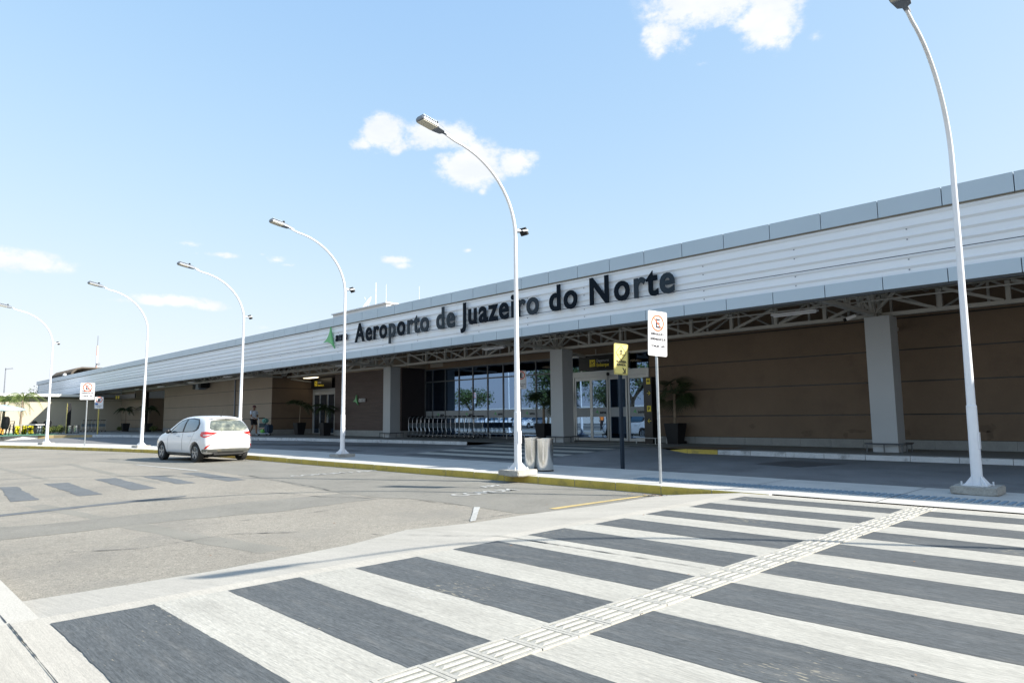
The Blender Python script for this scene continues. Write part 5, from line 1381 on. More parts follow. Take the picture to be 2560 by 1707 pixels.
MB().box(-.05, .3, -.2, .2, -.03, .0).build('basket', 'chrome', mt_, local=False) if False else None

# ------------------------------------------------------------------ people
def skin_mesh(nodes, edges, root=0, sub=2):
    """nodes: (x,y,z,rx,ry)"""
    me = bpy.data.meshes.new('sk'); me.from_pydata([n[:3] for n in nodes], edges, [])
    ob = bpy.data.objects.new('sk', me); COL.objects.link(ob)
    md = ob.modifiers.new('s', 'SKIN'); md.use_smooth_shade = True
    for i, n in enumerate(nodes):
        me.skin_vertices[0].data[i].radius = (n[3], n[4] if len(n) > 4 else n[3])
        me.skin_vertices[0].data[i].use_root = (i == root)
    sb = ob.modifiers.new('u', 'SUBSURF'); sb.levels = sub; sb.render_levels = sub
    dg = bpy.context.evaluated_depsgraph_get(); dg.update()
    out = bpy.data.meshes.new_from_object(ob.evaluated_get(dg))
    bpy.data.objects.remove(ob); bpy.data.meshes.remove(me)
    return out
def person(x, y, z, rz, lab, shirt, shorts, cap, arms='push', legs_bare=True, H=1.72):
    r = empty('person', (x, y, z), rz, lab, 'person')
    k = H / 1.75
    # facing +X; left is +Y
    if arms == 'push':
        hl, el, hr, er = (.16, .14, 1.18), (.02, .24, 1.10), (.40, -.20, 1.02), (.16, -.27, 1.12)
        fl, kl, fr_, kr = (.16, .10, .05), (.13, .10, .50), (-.22, -.10, .07), (.02, -.10, .50)
    else:
        hl, el, hr, er = (.12, .30, .82), (.0, .29, 1.08), (-.10, -.30, .84), (-.06, -.29, 1.08)
        fl, kl, fr_, kr = (.24, .10, .06), (.17, .10, .50), (-.26, -.10, .09), (.0, -.10, .50)
    N = [(0, 0, .95, .115, .15), (0, 0, 1.10, .105, .135), (.0, 0, 1.28, .115, .16), (-.01, 0, 1.43, .085, .13), (.0, 0, 1.50, .055), (.01, 0, 1.58, .065), (.02, 0, 1.66, .088, .078), (.01, 0, 1.72, .075, .07),
         (-.01, .19, 1.41, .058), (*el, .042), (*hl, .03), (-.01, -.19, 1.41, .058), (*er, .042), (*hr, .03),
         (0, .09, .90, .095), (*kl, .062), (fl[0] - .02, fl[1], .13, .042), (fl[0] + .08, fl[1], .045, .035),
         (0, -.09, .90, .095), (*kr, .062), (fr_[0] - .02, fr_[1], .15, .042), (fr_[0] + .08, fr_[1], .05, .035)]
    E_ = [(0, 1), (1, 2), (2, 3), (3, 4), (4, 5), (5, 6), (6, 7), (3, 8), (8, 9), (9, 10), (3, 11), (11, 12), (12, 13), (0, 14), (14, 15), (15, 16), (16, 17), (0, 18), (18, 19), (19, 20), (20, 21)]
    # fingers
    for (h, e) in ((10, 9), (13, 12)):
        hp_, ep = Vector(N[h][:3]), Vector(N[e][:3]); d = (hp_ - ep).normalized(); s_ = Vector((0, 1, 0)) if abs(d.y) < .9 else Vector((1, 0, 0)); s_ = (s_ - d * s_.dot(d)).normalized()
        i0 = len(N); pm = hp_ + d * .05; N.append((*pm, .022, .034)); E_.append((h, i0))
        for q, l_ in ((-.03, .065), (-.01, .08), (.01, .078), (.03, .06)):
            a = pm + s_ * q + d * .04; b = a + d * l_ * .6 + Vector((0, 0, -.02)); j = len(N)
            N += [(*a, .0095), (*b, .008)]; E_ += [(i0, j), (j, j + 1)]
        a = hp_ + s_ * .035 + d * .03; b = a + d * .04 + s_ * .015; j = len(N); N += [(*a, .011), (*b, .009)]; E_ += [(h, j), (j, j + 1)]
    N = [(a[0] * k, a[1] * k, a[2] * k, *[q * k for q in a[3:]]) for a in N]
    me = skin_mesh(N, E_); me.materials.clear(); me.materials.append(MT['skin']); body = link('body', me, r)
    # face
    MB().lathe([(0, -.012), (.012, 0), (0, .012)], 8, (.095 * k, .03 * k, 1.665 * k)).lathe([(0, -.012), (.012, 0), (0, .012)], 8, (.095 * k, -.03 * k, 1.665 * k)).build('eyes', 'sign_black', r, local=True)
    MB().add([(.095 * k, -.012, 1.66 * k), (.095 * k, .012, 1.66 * k), (.125 * k, 0, 1.625 * k), (.095 * k, 0, 1.615 * k)], [(0, 1, 2), (1, 3, 2), (3, 0, 2), (0, 3, 1)]).build('nose', 'skin', r, local=True)
    MB().box(.085 * k, .098 * k, -.022, .022, 1.592 * k, 1.6 * k).build('mouth', 'cap_red', r, local=True)
    # shirt
    f = 1.17
    Ns = [(0, 0, .93, .14, .175), (0, 0, 1.10, .135, .17), (0, 0, 1.28, .13, .18), (-.01, 0, 1.43, .09, .135), (-.01, .2, 1.405, .072), (-.01, -.2, 1.405, .072),
          (*(Vector((-.01, .19, 1.41)).lerp(Vector(el), .62)), .068), (*(Vector((-.01, -.19, 1.41)).lerp(Vector(er), .62)), .068)]
    Ns = [(a[0] * k, a[1] * k, a[2] * k, *[q * k for q in a[3:]]) for a in Ns]
    me = skin_mesh(Ns, [(0, 1), (1, 2), (2, 3), (3, 4), (3, 5), (4, 6), (5, 7)]); me.materials.clear(); me.materials.append(MT[shirt]); link('shirt', me, r)
    t = .78 if legs_bare else 1.72
    kl_, kr_ = Vector(kl), Vector(kr); hl_, hr_ = Vector((0, .09, .90)), Vector((0, -.09, .90))
    Nt = [(0, 0, .95, .13, .165), (0, .09, .88, .112), (0, -.09, .88, .112), (*hl_.lerp(kl_, .8), .098), (*hr_.lerp(kr_, .8), .098)]
    Et = [(0, 1), (0, 2), (1, 3), (2, 4)]
    if not legs_bare: Nt += [(*kl_, .08), (fl[0] - .02, fl[1], .15, .06), (*kr_, .08), (fr_[0] - .02, fr_[1], .17, .06)]; Et += [(3, 5), (5, 6), (4, 7), (7, 8)]
    Nt = [(a[0] * k, a[1] * k, a[2] * k, *[q * k for q in a[3:]]) for a in Nt]
    me = skin_mesh(Nt, Et); me.materials.clear(); me.materials.append(MT[shorts]); link('shorts' if legs_bare else 'trousers', me, r)
    for ft in (fl, fr_):
        me = skin_mesh([((ft[0] - .05) * k, ft[1] * k, ft[2] + .005, .05), ((ft[0] + .04) * k, ft[1] * k, ft[2] - .0, .048), ((ft[0] + .13) * k, ft[1] * k, ft[2] - .012, .038)], [(0, 1), (1, 2)], sub=2)
        me.materials.clear(); me.materials.append(MT['shoe']); link('shoe', me, r)
    c = MB().lathe([(.102 * k, 0), (.103 * k, .035), (.085 * k, .08), (.045 * k, .105), (0, .11)], 16, (.012 * k, 0, 1.695 * k))
    c.add([(.08 * k, -.075, 1.70 * k), (.08 * k, .075, 1.70 * k), (.19 * k, .05, 1.68 * k), (.19 * k, -.05, 1.68 * k), (.08 * k, -.075, 1.712 * k), (.08 * k, .075, 1.712 * k), (.19 * k, .05, 1.69 * k), (.19 * k, -.05, 1.69 * k)],
          [(3, 2, 1, 0), (4, 5, 6, 7), (0, 1, 5, 4), (1, 2, 6, 5), (2, 3, 7, 6), (3, 0, 4, 7)])
    o = c.build('cap', cap, r, local=True); smooth_angle(o.data, 50)
    for s_ in (-1, 1):
        MB().lathe([(0, -.006), (.02, -.004), (.022, .004), (0, .006)], 8, (.01 * k, s_ * .083 * k, 1.655 * k), 'Y').build('ear', 'skin', r, local=True)
    return r
person(-39.72, 17.5, zp(-39.7), R(10), 'man in white T-shirt, black shorts and dark cap pushing a luggage trolley', 'shirt_white', 'shorts', 'cap_red')

# ------------------------------------------------------------------ cars
def car_body_mesh():
    ZB = [
     # (x per row), (y per row), (z per row)   rows: sill, low, mid, belt, window, roof edge
     ([-.58, -.68, -.70, -.655, -.50, -.27], [.68, .77, .80, .745, .655, .545], [.30, .42, .64, .98, 1.21, 1.425]),
     ([-.40, -.42, -.42, -.40, -.30, -.10], [.78, .835, .855, .815, .705, .585], [.25, .42, .66, .98, 1.235, 1.45]),
     ([0, 0, 0, 0, .02, .08], [.80, .85, .865, .83, .73, .60], [.22, .42, .66, .965, 1.245, 1.475]),
     ([.45, .45, .45, .45, .46, .48], [.80, .85, .86, .83, .74, .605], [.20, .42, .66, .95, 1.25, 1.49]),
     ([.9, .9, .9, .9, .9, .9], [.80, .85, .86, .83, .74, .605], [.19, .42, .66, .94, 1.245, 1.49]),
     ([1.35, 1.35, 1.35, 1.35, 1.33, 1.30], [.80, .85, .86, .83, .74, .60], [.19, .42, .66, .93, 1.235, 1.47]),
     ([1.8, 1.8, 1.8, 1.8, 1.78, 1.66], [.80, .85, .86, .83, .725, .585], [.19, .42, .66, .925, 1.17, 1.41]),
     ([2.15, 2.15, 2.15, 2.15, 2.12, 2.02], [.80, .85, .86, .83, .715, .575], [.20, .42, .66, .92, 1.08, 1.22]),
     ([2.5, 2.5, 2.5, 2.46, 2.44, 2.42], [.80, .855, .865, .82, .70, .56], [.22, .42, .66, .90, .98, 1.015]),
     ([2.85, 2.85, 2.85, 2.82, 2.80, 2.80], [.78, .84, .85, .79, .67, .50], [.22, .42, .65, .85, .915, .945]),
     ([3.08, 3.10, 3.11, 3.05, 3.02, 3.0], [.70, .77, .78, .72, .60, .44], [.24, .40, .62, .78, .85, .88]),
     ([3.2, 3.26, 3.27, 3.17, 3.10, 3.06], [.52, .60, .60, .56, .48, .36], [.26, .40, .60, .72, .79, .82]),
    ]
    bm = bmesh.new(); grid = []
    for xs_, ys_, zs_ in ZB:
        L = [bm.verts.new((x, y, z)) for x, y, z in zip(xs_, ys_, zs_)]
        Rr = [bm.verts.new((x, -y, z)) for x, y, z in zip(xs_, ys_, zs_)]
        cr_ = .030 if zs_[-1] > 1.1 else .022
        tops = [bm.verts.new((xs_[-1] + (.0 if xs_[-1] < 2.9 else .04), y, zs_[-1] + cr_ * (1 - (y / ys_[-1]) ** 2))) for y in (ys_[-1] * .5, 0, -ys_[-1] * .5)]
        bots = [bm.verts.new((xs_[0], y, zs_[0] - .01)) for y in (-ys_[0] * .5, 0, ys_[0] * .5)]
        grid.append(L + tops + Rr[::-1] + bots)
    n = len(grid[0])
    for a, b in zip(grid, grid[1:]):
        for j in range(n): bm.faces.new((a[j], a[(j + 1) % n], b[(j + 1) % n], b[j]))
    # end caps, rows joined left to right through bulged centre columns
    for g_, bulge in ((grid[0], -.07), (grid[-1], .07)):
        rows = []
        for i in range(6):
            l_, r_ = g_[i], g_[14 - i]
            mids = [bm.verts.new((l_.co.x + bulge * (1 - t * t), l_.co.y * t, l_.co.z + (.012 if i == 5 else 0))) for t in (.55, 0, -.55)] if 0 < i < 5 else None
            rows.append((l_, mids, r_))
        rows[0] = (g_[0], [g_[17], g_[16], g_[15]], g_[14]); rows[5] = (g_[5], [g_[6], g_[7], g_[8]], g_[9])
        for a, b in zip(rows, rows[1:]):
            ra = [a[0]] + a[1] + [a[2]]; rb = [b[0]] + b[1] + [b[2]]
            for j in range(4): bm.faces.new((ra[j], ra[j + 1], rb[j + 1], rb[j]))
    bmesh.ops.recalc_face_normals(bm, faces=bm.faces)
    me = bpy.data.meshes.new('body'); bm.to_mesh(me); bm.free()
    ob = bpy.data.objects.new('cb', me); COL.objects.link(ob)
    sb = ob.modifiers.new('u', 'SUBSURF'); sb.levels = 3; sb.render_levels = 3
    cut = MB()
    for x in (0, 2.52):
        for sy in (-1, 1): cut.tube([(x, sy * .58, .31), (x, sy * 1.2, .31)], .365, 36)
    cm = cut.mesh('cut', 'black'); co = bpy.data.objects.new('cut', cm); COL.objects.link(co)
    b = ob.modifiers.new('b', 'BOOLEAN'); b.operation = 'DIFFERENCE'; b.solver = 'EXACT'; b.object = co
    dg = bpy.context.evaluated_depsgraph_get(); dg.update()
    smooth = bpy.data.meshes.new_from_object(ob.evaluated_get(dg))
    bpy.data.objects.remove(ob); bpy.data.objects.remove(co)
    smooth.materials.clear(); smooth.materials.append(MT['car_paint'])
    for p in smooth.polygons: p.material_index = 0
    smooth_angle(smooth, 35)
    bm = bmesh.new(); bm.from_mesh(smooth); bvh = BVHTree.FromBMesh(bm); bm.free()
    return smooth, bvh
def patch(bvh, poly, org, ud, vd, d, off, mt, name, parent, step=.05, thick=.012):
    vs, fs = cdt_poly([tuple(p) for p in poly], step)
    org, ud, vd, d = Vector(org), Vector(ud), Vector(vd), Vector(d).normalized()
    V = []; last = None
    for v in vs:
        o = org + ud * v[0] + vd * v[1]
        h = bvh.ray_cast(o, d)
        if h[0] is None: h = bvh.find_nearest(last if last else o + d * 3)
        last = h[0]; V.append(h[0] - d * off)
    n = len(V); me = bpy.data.meshes.new(name)
    F = []; want = -d
    for f in fs:
        a, b, c = [V[i] for i in f[:3]]
        F.append(list(f) if (b - a).cross(c - a).dot(want) > 0 else list(f)[::-1])
    # skirt back into the body
    k = len([1 for _ in poly]); per = []
    ec = {}
    for f in F:
        for i in range(len(f)):
            e = (f[i], f[(i + 1) % len(f)]); ec[e] = 1
    V2 = list(V); mp = {}
    for (a, b) in list(ec):
        if (b, a) not in ec:
            for q in (a, b):
                if q not in mp: mp[q] = len(V2); V2.append(V[q] + d * thick)
            F.append([b, a, mp[a], mp[b]])
    me.from_pydata([tuple(v) for v in V2], [], F); me.materials.append(MT[mt])
    o = link(name, me, parent); smooth_angle(me, 50)
    return o
def make_car(lab, paint='car_paint'):
    r = empty('hatchback', (0, 0, 0), 0, lab, 'car')
    body, bvh = car_body_mesh(); bo = link('body', body, r)
    def side(poly, mt, name, off, parent=r, step=.06, s_=1):
        return patch(bvh, poly, (0, 2.2 * s_, 0), (1, 0, 0), (0, 0, 1), (0, -s_, 0), off, mt, name, parent, step)
    for s_ in (1, -1):
        tr_ = side([(-.02, 1.03), (.18, .985), (.8, .965), (1.4, .95), (1.98, .935), (2.06, .96), (1.80, 1.13), (1.42, 1.345), (1.1, 1.41), (.6, 1.435), (.15, 1.40), (-.06, 1.25), (-.10, 1.10)], 'car_trim', 'window_trim', .004, s_=s_)
        side([(.98, .985), (1.4, .975), (1.86, .965), (1.70, 1.10), (1.38, 1.31), (1.10, 1.375), (.98, 1.385)], 'car_glass', 'front_window', .009, tr_, s_=s_)
        side([(.04, 1.06), (.22, 1.005), (.86, .99), (.86, 1.395), (.6, 1.40), (.18, 1.365), (.02, 1.235)], 'car_glass', 'rear_window', .009, tr_, s_=s_)
        # door gaps
        for pl in ([(.922, .26), (.938, .26), (.938, .95), (.922, .95)], [(2.02, .30), (2.03, .30), (2.03, .93), (2.02, .93)], [(.33, .62), (.34, .62), (.10, .98), (.09, .98)], [(.93, .255), (2.02, .30), (2.02, .31), (.93, .265)], [(.42, .25), (.93, .255), (.93, .265), (.42, .26)]):
            side(pl, 'car_trim', 'door_gap', .002, step=.1, s_=s_)
        side([(-.0 + .40, .24), (2.12, .24), (2.12, .30), (.40, .30)], 'car_bumper', 'sill', .003, s_=s_)
        for x in (.30, 1.15): MB().tube([(x, s_ * .862, .835), (x + .03, s_ * .885, .84), (x + .16, s_ * .885, .845), (x + .19, s_ * .862, .845)], .014, 8).build('door_handle', 'car_paint', r, local=True)
        mir = MB(); 
        mir.lathe([(0, -.09), (.05, -.075), (.078, -.02), (.075, .04), (.05, .06), (0, .06)], 14, (0, 0, 0), 'Y')
        mir.v = [(1.84 + v[0] * .75, s_ * (.925 + v[1] * 1.05), .995 + v[2] * 1.0) for v in mir.v]
        mo = mir.build('wing_mirror', 'car_trim', r, local=True); smooth_angle(mo.data, 60)
        MB().bar((1.86, s_ * .80, .95), (1.86, s_ * .88, .96), .06, .03).build('mirror_arm', 'car_trim', mo, local=True)
        # tail lamp wraps the corner
        c45, s45 = math.cos(R(38)), math.sin(R(38))
        dd = Vector((c45, -s_ * s45, 0)); ud = Vector((-s45 * 1., -s_ * c45, 0)); ud = Vector((s45, s_ * c45, 0))
        org = Vector((-.55, s_ * .60, 0)) - dd * 1.5
        tl = patch(bvh, [(.16, .80), (.30, .84), (.33, .90), (.29, .985), (.10, .99), (-.10, .975), (-.27, .945), (-.10, .89), (.04, .83)], org, ud, (0, 0, 1), dd, .012, 'tail_red', 'tail_lamp', r, .04, .03)
        patch(bvh, [(.17, .845), (.22, .86), (.20, .905), (.06, .91), (-.08, .905), (.04, .865)], org, ud, (0, 0, 1), dd, .018, 'tail_clear', 'clear_lens', tl, .03)
        patch(bvh, [(.10, .44), (.17, .44), (.10, .52), (.0, .575), (-.05, .575), (.02, .52)], org, ud, (0, 0, 1), dd, .008, 'tail_red', 'reflector', r, .04)
        patch(bvh, [(-.05, .575), (.0, .575), (-.1, .59), (-.32, .592), (-.32, .582)], org, ud, (0, 0, 1), dd, .006, 'car_trim', 'bumper_crease', r, .04)
    # rear window, bumper, plate recess, windscreen
    RW = [(-.50, 1.01), (-.30, .99), (0, .985), (.30, .99), (.50, 1.01), (.61, 1.06), (.645, 1.10), (.60, 1.20), (.54, 1.315), (.50, 1.345), (.2, 1.37), (0, 1.375), (-.2, 1.37), (-.50, 1.345), (-.54, 1.315), (-.60, 1.20), (-.645, 1.10), (-.61, 1.06)]
    rw = patch(bvh, RW, (-3, 0, 0), (0, 1, 0), (0, 0, 1), (1, 0, 0), .006, 'rear_glass', 'tailgate_glass', r, .06)
    MB().bar((-.62, -.02, 1.04), (-.56, .25, 1.10), .012, .02).build('wiper', 'car_trim', rw, local=True)
    patch(bvh, [(-.76, .27), (0, .25), (.76, .27), (.79, .42), (.5, .44), (0, .45), (-.5, .44), (-.79, .42)], (-3, 0, 0), (0, 1, 0), (0, 0, 1), (1, 0, 0), .012, 'car_bumper', 'lower_bumper', r, .06)
    for s_ in (1, -1):
        patch(bvh, [(-.56, .28), (-.44, .27), (-.38, .38), (-.46, .43), (-.62, .43)], (0, 2 * s_, 0), (1, 0, 0), (0, 0, 1), (0, -s_, 0), .008, 'car_bumper', 'lower_bumper', r, .06)
    patch(bvh, [(-.26, .47), (.26, .47), (.26, .60), (.18, .635), (-.18, .635), (-.26, .60)], (-3, 0, 0), (0, 1, 0), (0, 0, 1), (1, 0, 0), .003, 'car_paint', 'plate_recess', r, .06)
    patch(bvh, [(-.30, .60), (-.19, .645), (.19, .645), (.30, .60), (.19, .63), (-.19, .63)], (-3, 0, 0), (0, 1, 0), (0, 0, 1), (1, 0, 0), .006, 'car_trim', 'plate_light', r, .06)
    patch(bvh, [(-.20, .485), (.20, .485), (.20, .61), (-.20, .61)], (-3, 0, 0), (0, 1, 0), (0, 0, 1), (1, 0, 0), .012, 'sign_white', 'number_plate', r, .06)
    patch(bvh, [(-.20, .588), (.20, .588), (.20, .61), (-.20, .61)], (-3, 0, 0), (0, 1, 0), (0, 0, 1), (1, 0, 0), .014, 'blue', 'plate_band', r, .06)
    for pl in ([(-.60, .80), (.60, .80), (.60, .806), (-.60, .806)], [(-.58, .66), (.58, .66), (.58, .668), (-.58, .668)]):
        patch(bvh, pl, (-3, 0, 0), (0, 1, 0), (0, 0, 1), (1, 0, 0), .0015, 'lamp_grey', 'tailgate_gap', r, .06, .004)
    put_text('badge_lettering', 'FIAT', .085, (-.766, 0, .845), (0, -1, 0), (0, 0, 1), 'lamp_grey', r, extrude=.006, sx=.9)
    WS = [(-.58, 1.0), (0, 1.02), (.58, 1.0), (.50, 1.36), (.3, 1.41), (0, 1.425), (-.3, 1.41), (-.50, 1.36)]
    patch(bvh, WS, (5, 0, 0), (0, 1, 0), (0, 0, 1), (-1, 0, 0), .006, 'car_glass', 'windscreen', r, .07)
    for s_ in (1, -1): patch(bvh, [(s_ * .36, .62), (s_ * .58, .64), (s_ * .66, .72), (s_ * .5, .72)], (5, 0, 0), (0, 1, 0), (0, 0, 1), (-1, 0, 0), .008, 'tail_clear', 'headlight', r, .06)
    MB().tube([(-.02, 0, 1.495), (-.16, 0, 1.72)], [.006, .003], 6).lathe([(.03, 0), (.02, .02), (0, .024)], 10, (-.01, 0, 1.485)).build('antenna', 'car_trim', r, local=True)
    # spoiler lip
    MB().add([(-.30, -.52, 1.415), (-.38, -.46, 1.405), (-.41, 0, 1.425), (-.38, .46, 1.405), (-.30, .52, 1.415), (-.20, .45, 1.445), (-.16, 0, 1.47), (-.20, -.45, 1.445), (-.30, -.52, 1.395), (-.37, -.46, 1.388), (-.40, 0, 1.405), (-.37, .46, 1.388), (-.30, .52, 1.395)],
             [(0, 1, 2, 6, 7), (2, 3, 4, 5, 6), (0, 8, 9, 1), (1, 9, 10, 2), (2, 10, 11, 3), (3, 11, 12, 4)]).build('spoiler', 'car_paint', r, local=True)
    for x in (0, 2.52):
        for s_ in (1, -1):
            w = MB().lathe([(.20, -.085), (.285, -.095), (.305, -.08), (.312, -.04), (.312, .04), (.305, .08), (.285, .095), (.20, .085)], 36, (x, s_ * .745, .31), 'Y', closed=True).build('wheel', 'rubber', r, local=True); smooth_angle(w.data, 30)
            rim = MB().lathe([(.205, -.07), (.215, .0), (.205, .082), (.19, .09), (.185, .07), (.17, .0), (.05, -.01), (0, -.01)], 32, (x, s_ * .745, .31), 'Y')
            if s_ < 0: rim.v = [(a, 2 * s_ * .745 - b, c_) for a, b, c_ in rim.v]
            for k in range(5):
                for da in (-.13, .13):
                    a0 = 2 * PI * k / 5 + .3; a1 = a0 + da
                    rim.bar((x + .03 * math.cos(a0), s_ * .812, .31 + .03 * math.sin(a0)), (x + .195 * math.cos(a1), s_ * .83, .31 + .195 * math.sin(a1)), .030, .022, up=(0, 1, 0))
            rim.tube([(x, s_ * .79, .31), (x, s_ * .828, .31)], .045, 14)
            rim.build('rim', 'rim', w, local=True)
    # underbody and mud flaps
    MB().box(-.40, 2.9, -.56, .56, .17, .30).box(-.62, -.40, -.5, .5, .24, .30).build('underbody', 'rubber', r, local=True)
    return r
car = make_car('white five door hatchback seen from behind, driving away on the left')
hd = R(185)
RLp = Vector((-23.07, 8.27, 0)); d2 = Vector((math.cos(hd), math.sin(hd), 0)); n2 = Vector((d2.y, -d2.x, 0))
ctr = RLp + n2 * .80
car.location = (ctr.x, ctr.y, -.14); car.rotation_euler = (0, 0, hd)

# ------------------------------------------------------------------ things on and beyond the roof
rb = empty('rooftop_plant_room', (-40, 25, 5.5), 0, 'white clad plant room rising above the roof behind the green emblem', 'building')
MB().box(-43.9, -37.1, 25, 32, 5.45, 8.72).build('wall', 'white_wall', rb)
for k in range(6): MB().box(-43.9, -37.1, 24.97, 24.995, 7.0 + k * .3, 7.04 + k * .3).build('cladding_rib', 'white_metal', rb)
MB().box(-44.0, -37.0, 24.9, 32.1, 8.72, 8.80).build('roof', 'white_metal', rb)
sd = empty('satellite_dish', (-41.2, 26.5, 9.02), 0, 'white satellite dish on top of the rooftop plant room', 'dish')
dm = MB().lathe([(0, .0), (.2, .02), (.4, .09), (.55, .19), (.55, .205), (.4, .11), (.2, .04), (0, .02)], 24)
rot = Matrix.Translation((-41.6, 26.5, 9.4)) @ Matrix.Rotation(R(50), 4, 'X') @ Matrix.Rotation(R(-20), 4, 'Y')
dm.v = [tuple(rot @ Vector(v)) for v in dm.v]; dm.build('reflector', 'white_metal', sd)
MB().tube([(-41.6, 26.6, 9.02), (-41.6, 26.5, 9.4)], .03, 6).tube([(-41.6, 26.5, 9.4), (-41.5, 26.1, 9.85)], .012, 5).build('mount', 'white_metal', sd)
for i, (x, y, z0, z1, r_, lab) in enumerate([(-42.95, 28, 8.8, 11.4, .035, 'thin white lattice mast on the plant room beside the lamp pole'), (-40.1, 27, 8.8, 10.7, .018, 'thin white whip aerial in the middle of the plant room roof'),
                                    (-36.2, 27, 8.6, 10.0, .018, 'thin white whip aerial at the right end of the plant room'), (-23.3, 18.5, 5.8, 6.55, .012, 'tiny lightning rod on the roof edge above the word Juazeiro'), (-26.8, 20, 5.8, 6.35, .012, 'tiny lightning rod on the roof edge above the word Aeroporto')]):
    a = empty('aerial', (x, y, z0), 0, lab, 'aerial')
    MB().tube([(x, y, 5.4 if i > 2 else z0 - .5), (x, y, z1)], [r_, r_ * .6], 6).build('mast', 'white_metal', a)
    MB().lathe([(r_ * 3, 0), (r_ * 3, .05), (0, .06)], 8, (x, y, z0)).build('base', 'lamp_grey', a)
ms = empty('radio_mast', (-130.3, 30, .3), 0, 'tall slim red and white radio mast beyond the roof at left', 'mast')
for k in range(8): MB().tube([(-130.3, 30, .3 + k * 1.7), (-130.3, 30, .3 + (k + 1) * 1.7)], .20 - .01 * k, 8).build('mast_section', 'mast_red' if k % 2 else 'white_metal', ms)
MB().tube([(-130.3, 30, 13.9), (-130.3, 30, 15.6)], .05, 5).box(-129.9, -128.9, 29.8, 30.2, 10.6, 10.9).build('aerial_rod', 'lamp_grey', ms)
hg = empty('hangar_roof', (-108, 26, .3), 0, 'dark curved corrugated roof peeping over the left end of the terminal', 'building')
m = MB()
for k in range(24):
    x = -114.2 + k * .5
    pts = [(x, 22 + 1.2 * math.cos(t), 6.95 + 1.25 * math.sin(t)) for t in (PI, 2.6, 2.1, PI / 2)]
    m.tube(pts + [(x, 30, 8.2)], .16, 5)
m.build('corrugated_sheet', 'roof_dark', hg); MB().box(-114, -102, 22.5, 30, .3, 7).build('wall', 'beige', hg)
fl_ = empty('distant_street_lamp', (-110, 14.92, .3), 0, 'thin grey street lamp far away at the left picture edge', 'street lamp')
MB().tube([(-110, 14.92, .3), (-110, 14.92, 8.3)], [.09, .05], 6).build('pole', 'lamp_grey', fl_)
MB().bar((-110, 14.95, 8.15), (-110, 15.7, 8.28), .3, .14).build('lamp_head', 'lamp_grey', fl_)
cm_ = empty('roof_camera', (-68, 16.2, 5.8), 0, 'small white camera on the roof edge near the left end', 'camera')
MB().bar((-82.0, 16, 5.98), (-81.5, 16, 6.02), .2, .2).build('housing', 'white_metal', cm_); MB().tube([(-81.8, 16, 5.7), (-81.8, 16, 5.95)], .04, 6).build('bracket', 'lamp_grey', cm_)
cm2 = empty('canopy_camera', (-6.4, 19.4, 3.8), 0, 'small white security camera under the canopy at the nearest column', 'camera')
MB().bar((-6.62, 19.28, 3.76), (-6.42, 19.42, 3.86), .08, .08).build('housing', 'white_metal', cm2); MB().bar((-6.66, 19.25, 3.74), (-6.62, 19.28, 3.76), .09, .09).build('lens_hood', 'black', cm2)
sp = empty('wall_speaker', (-51.5, 18.6, 4.0), 0, 'grey and black box unit hung high on the beige wall', 'speaker')
MB().box(-51.9, -51.2, 18.4, 18.9, 3.45, 3.95).build('housing', 'bin_grey', sp); MB().box(-52.5, -52.0, 18.4, 18.9, 3.5, 3.95).box(-51.1, -50.6, 18.3, 18.9, 3.55, 4.0).build('side_unit', 'black', sp)

# ------------------------------------------------------------------ trees
def tree(x, y, z, h, spread, lab, n_leaf=2600, leaf=.16, mt='leaf', group=None, trunk_h=.35, seed=0):
    rnd = random.Random(seed)
    r = empty('tree', (x, y, z), 0, lab, 'tree', group)
    tm_ = MB(); tips = []
    def grow(p, d, L, rad, lev):
        q = p + d * L
        mid = p.lerp(q, .5) + Vector((rnd.uniform(-1, 1), rnd.uniform(-1, 1), 0)) * L * .06
        tm_.tube([p, mid, q], [rad, rad * .85, rad * .7], 7 if lev < 2 else 5, cap=False)
        if lev >= 3: tips.append(q); return
        for k in range(3 if lev else 4):
            a = 2 * PI * k / (3 if lev else 4) + rnd.uniform(-.5, .5)
            nd = (d * .75 + Vector((math.cos(a), math.sin(a), rnd.uniform(-.05, .35))) * (.75 if lev else .6)).normalized()
            grow(q, nd, L * rnd.uniform(.62, .85), rad * .6, lev + 1)
        if lev >= 1: tips.append(q)
    grow(Vector((x, y, z)), Vector((0, 0, 1)), h * trunk_h, h * .035, 0)
    tm_.build('trunk', 'bark', r, recalc=False)
    m = MB()
    for t in tips:
        rr = spread * rnd.uniform(.16, .30)
        leaf_cluster(t, rr, rr, rr * .7, max(8, n_leaf // len(tips)), leaf, m, .1)
    m.build('crown', mt, r, recalc=False)
    return r
tree(-118, 21, .2, 6.2, 5, 'green tree top showing left of the terminal roof end', n_leaf=1800, leaf=.16, seed=3)
# what the glazing mirrors: trees, cars and a wall on the far side of the road
TG = 'trees across the road mirrored in the glazing'
for i, (x, y, h, sp_, lf) in enumerate([(-52, -16, 9.5, 9, 4200), (-44.5, -19, 10, 10, 1500), (-36, -17, 10, 10, 1500), (-95, -40, 8, 9, 2500), (-108, -42, 7, 9, 2500), (-70, -48, 8, 10, 2000), (-82, -46, 7.5, 9, 2000)]):
    t = tree(x, y, -.14, h, sp_, 'tall spreading tree across the road, mirrored in the glazing, number %d' % (i + 1), n_leaf=lf, leaf=.2, group=TG, trunk_h=.30, seed=20 + i)
    t['label'] = ['dense crowned tree mirrored in the glazing left of the middle column', 'open branched tree mirrored in the left door leaves', 'open branched tree mirrored in the right door leaf', 'low leafy tree mirrored at the left end of the glazing',
                  'low leafy tree mirrored beside it at the left end of the glazing', 'bare topped tree mirrored in the middle of the glazing', 'small tree mirrored over the luggage trolleys'][i]
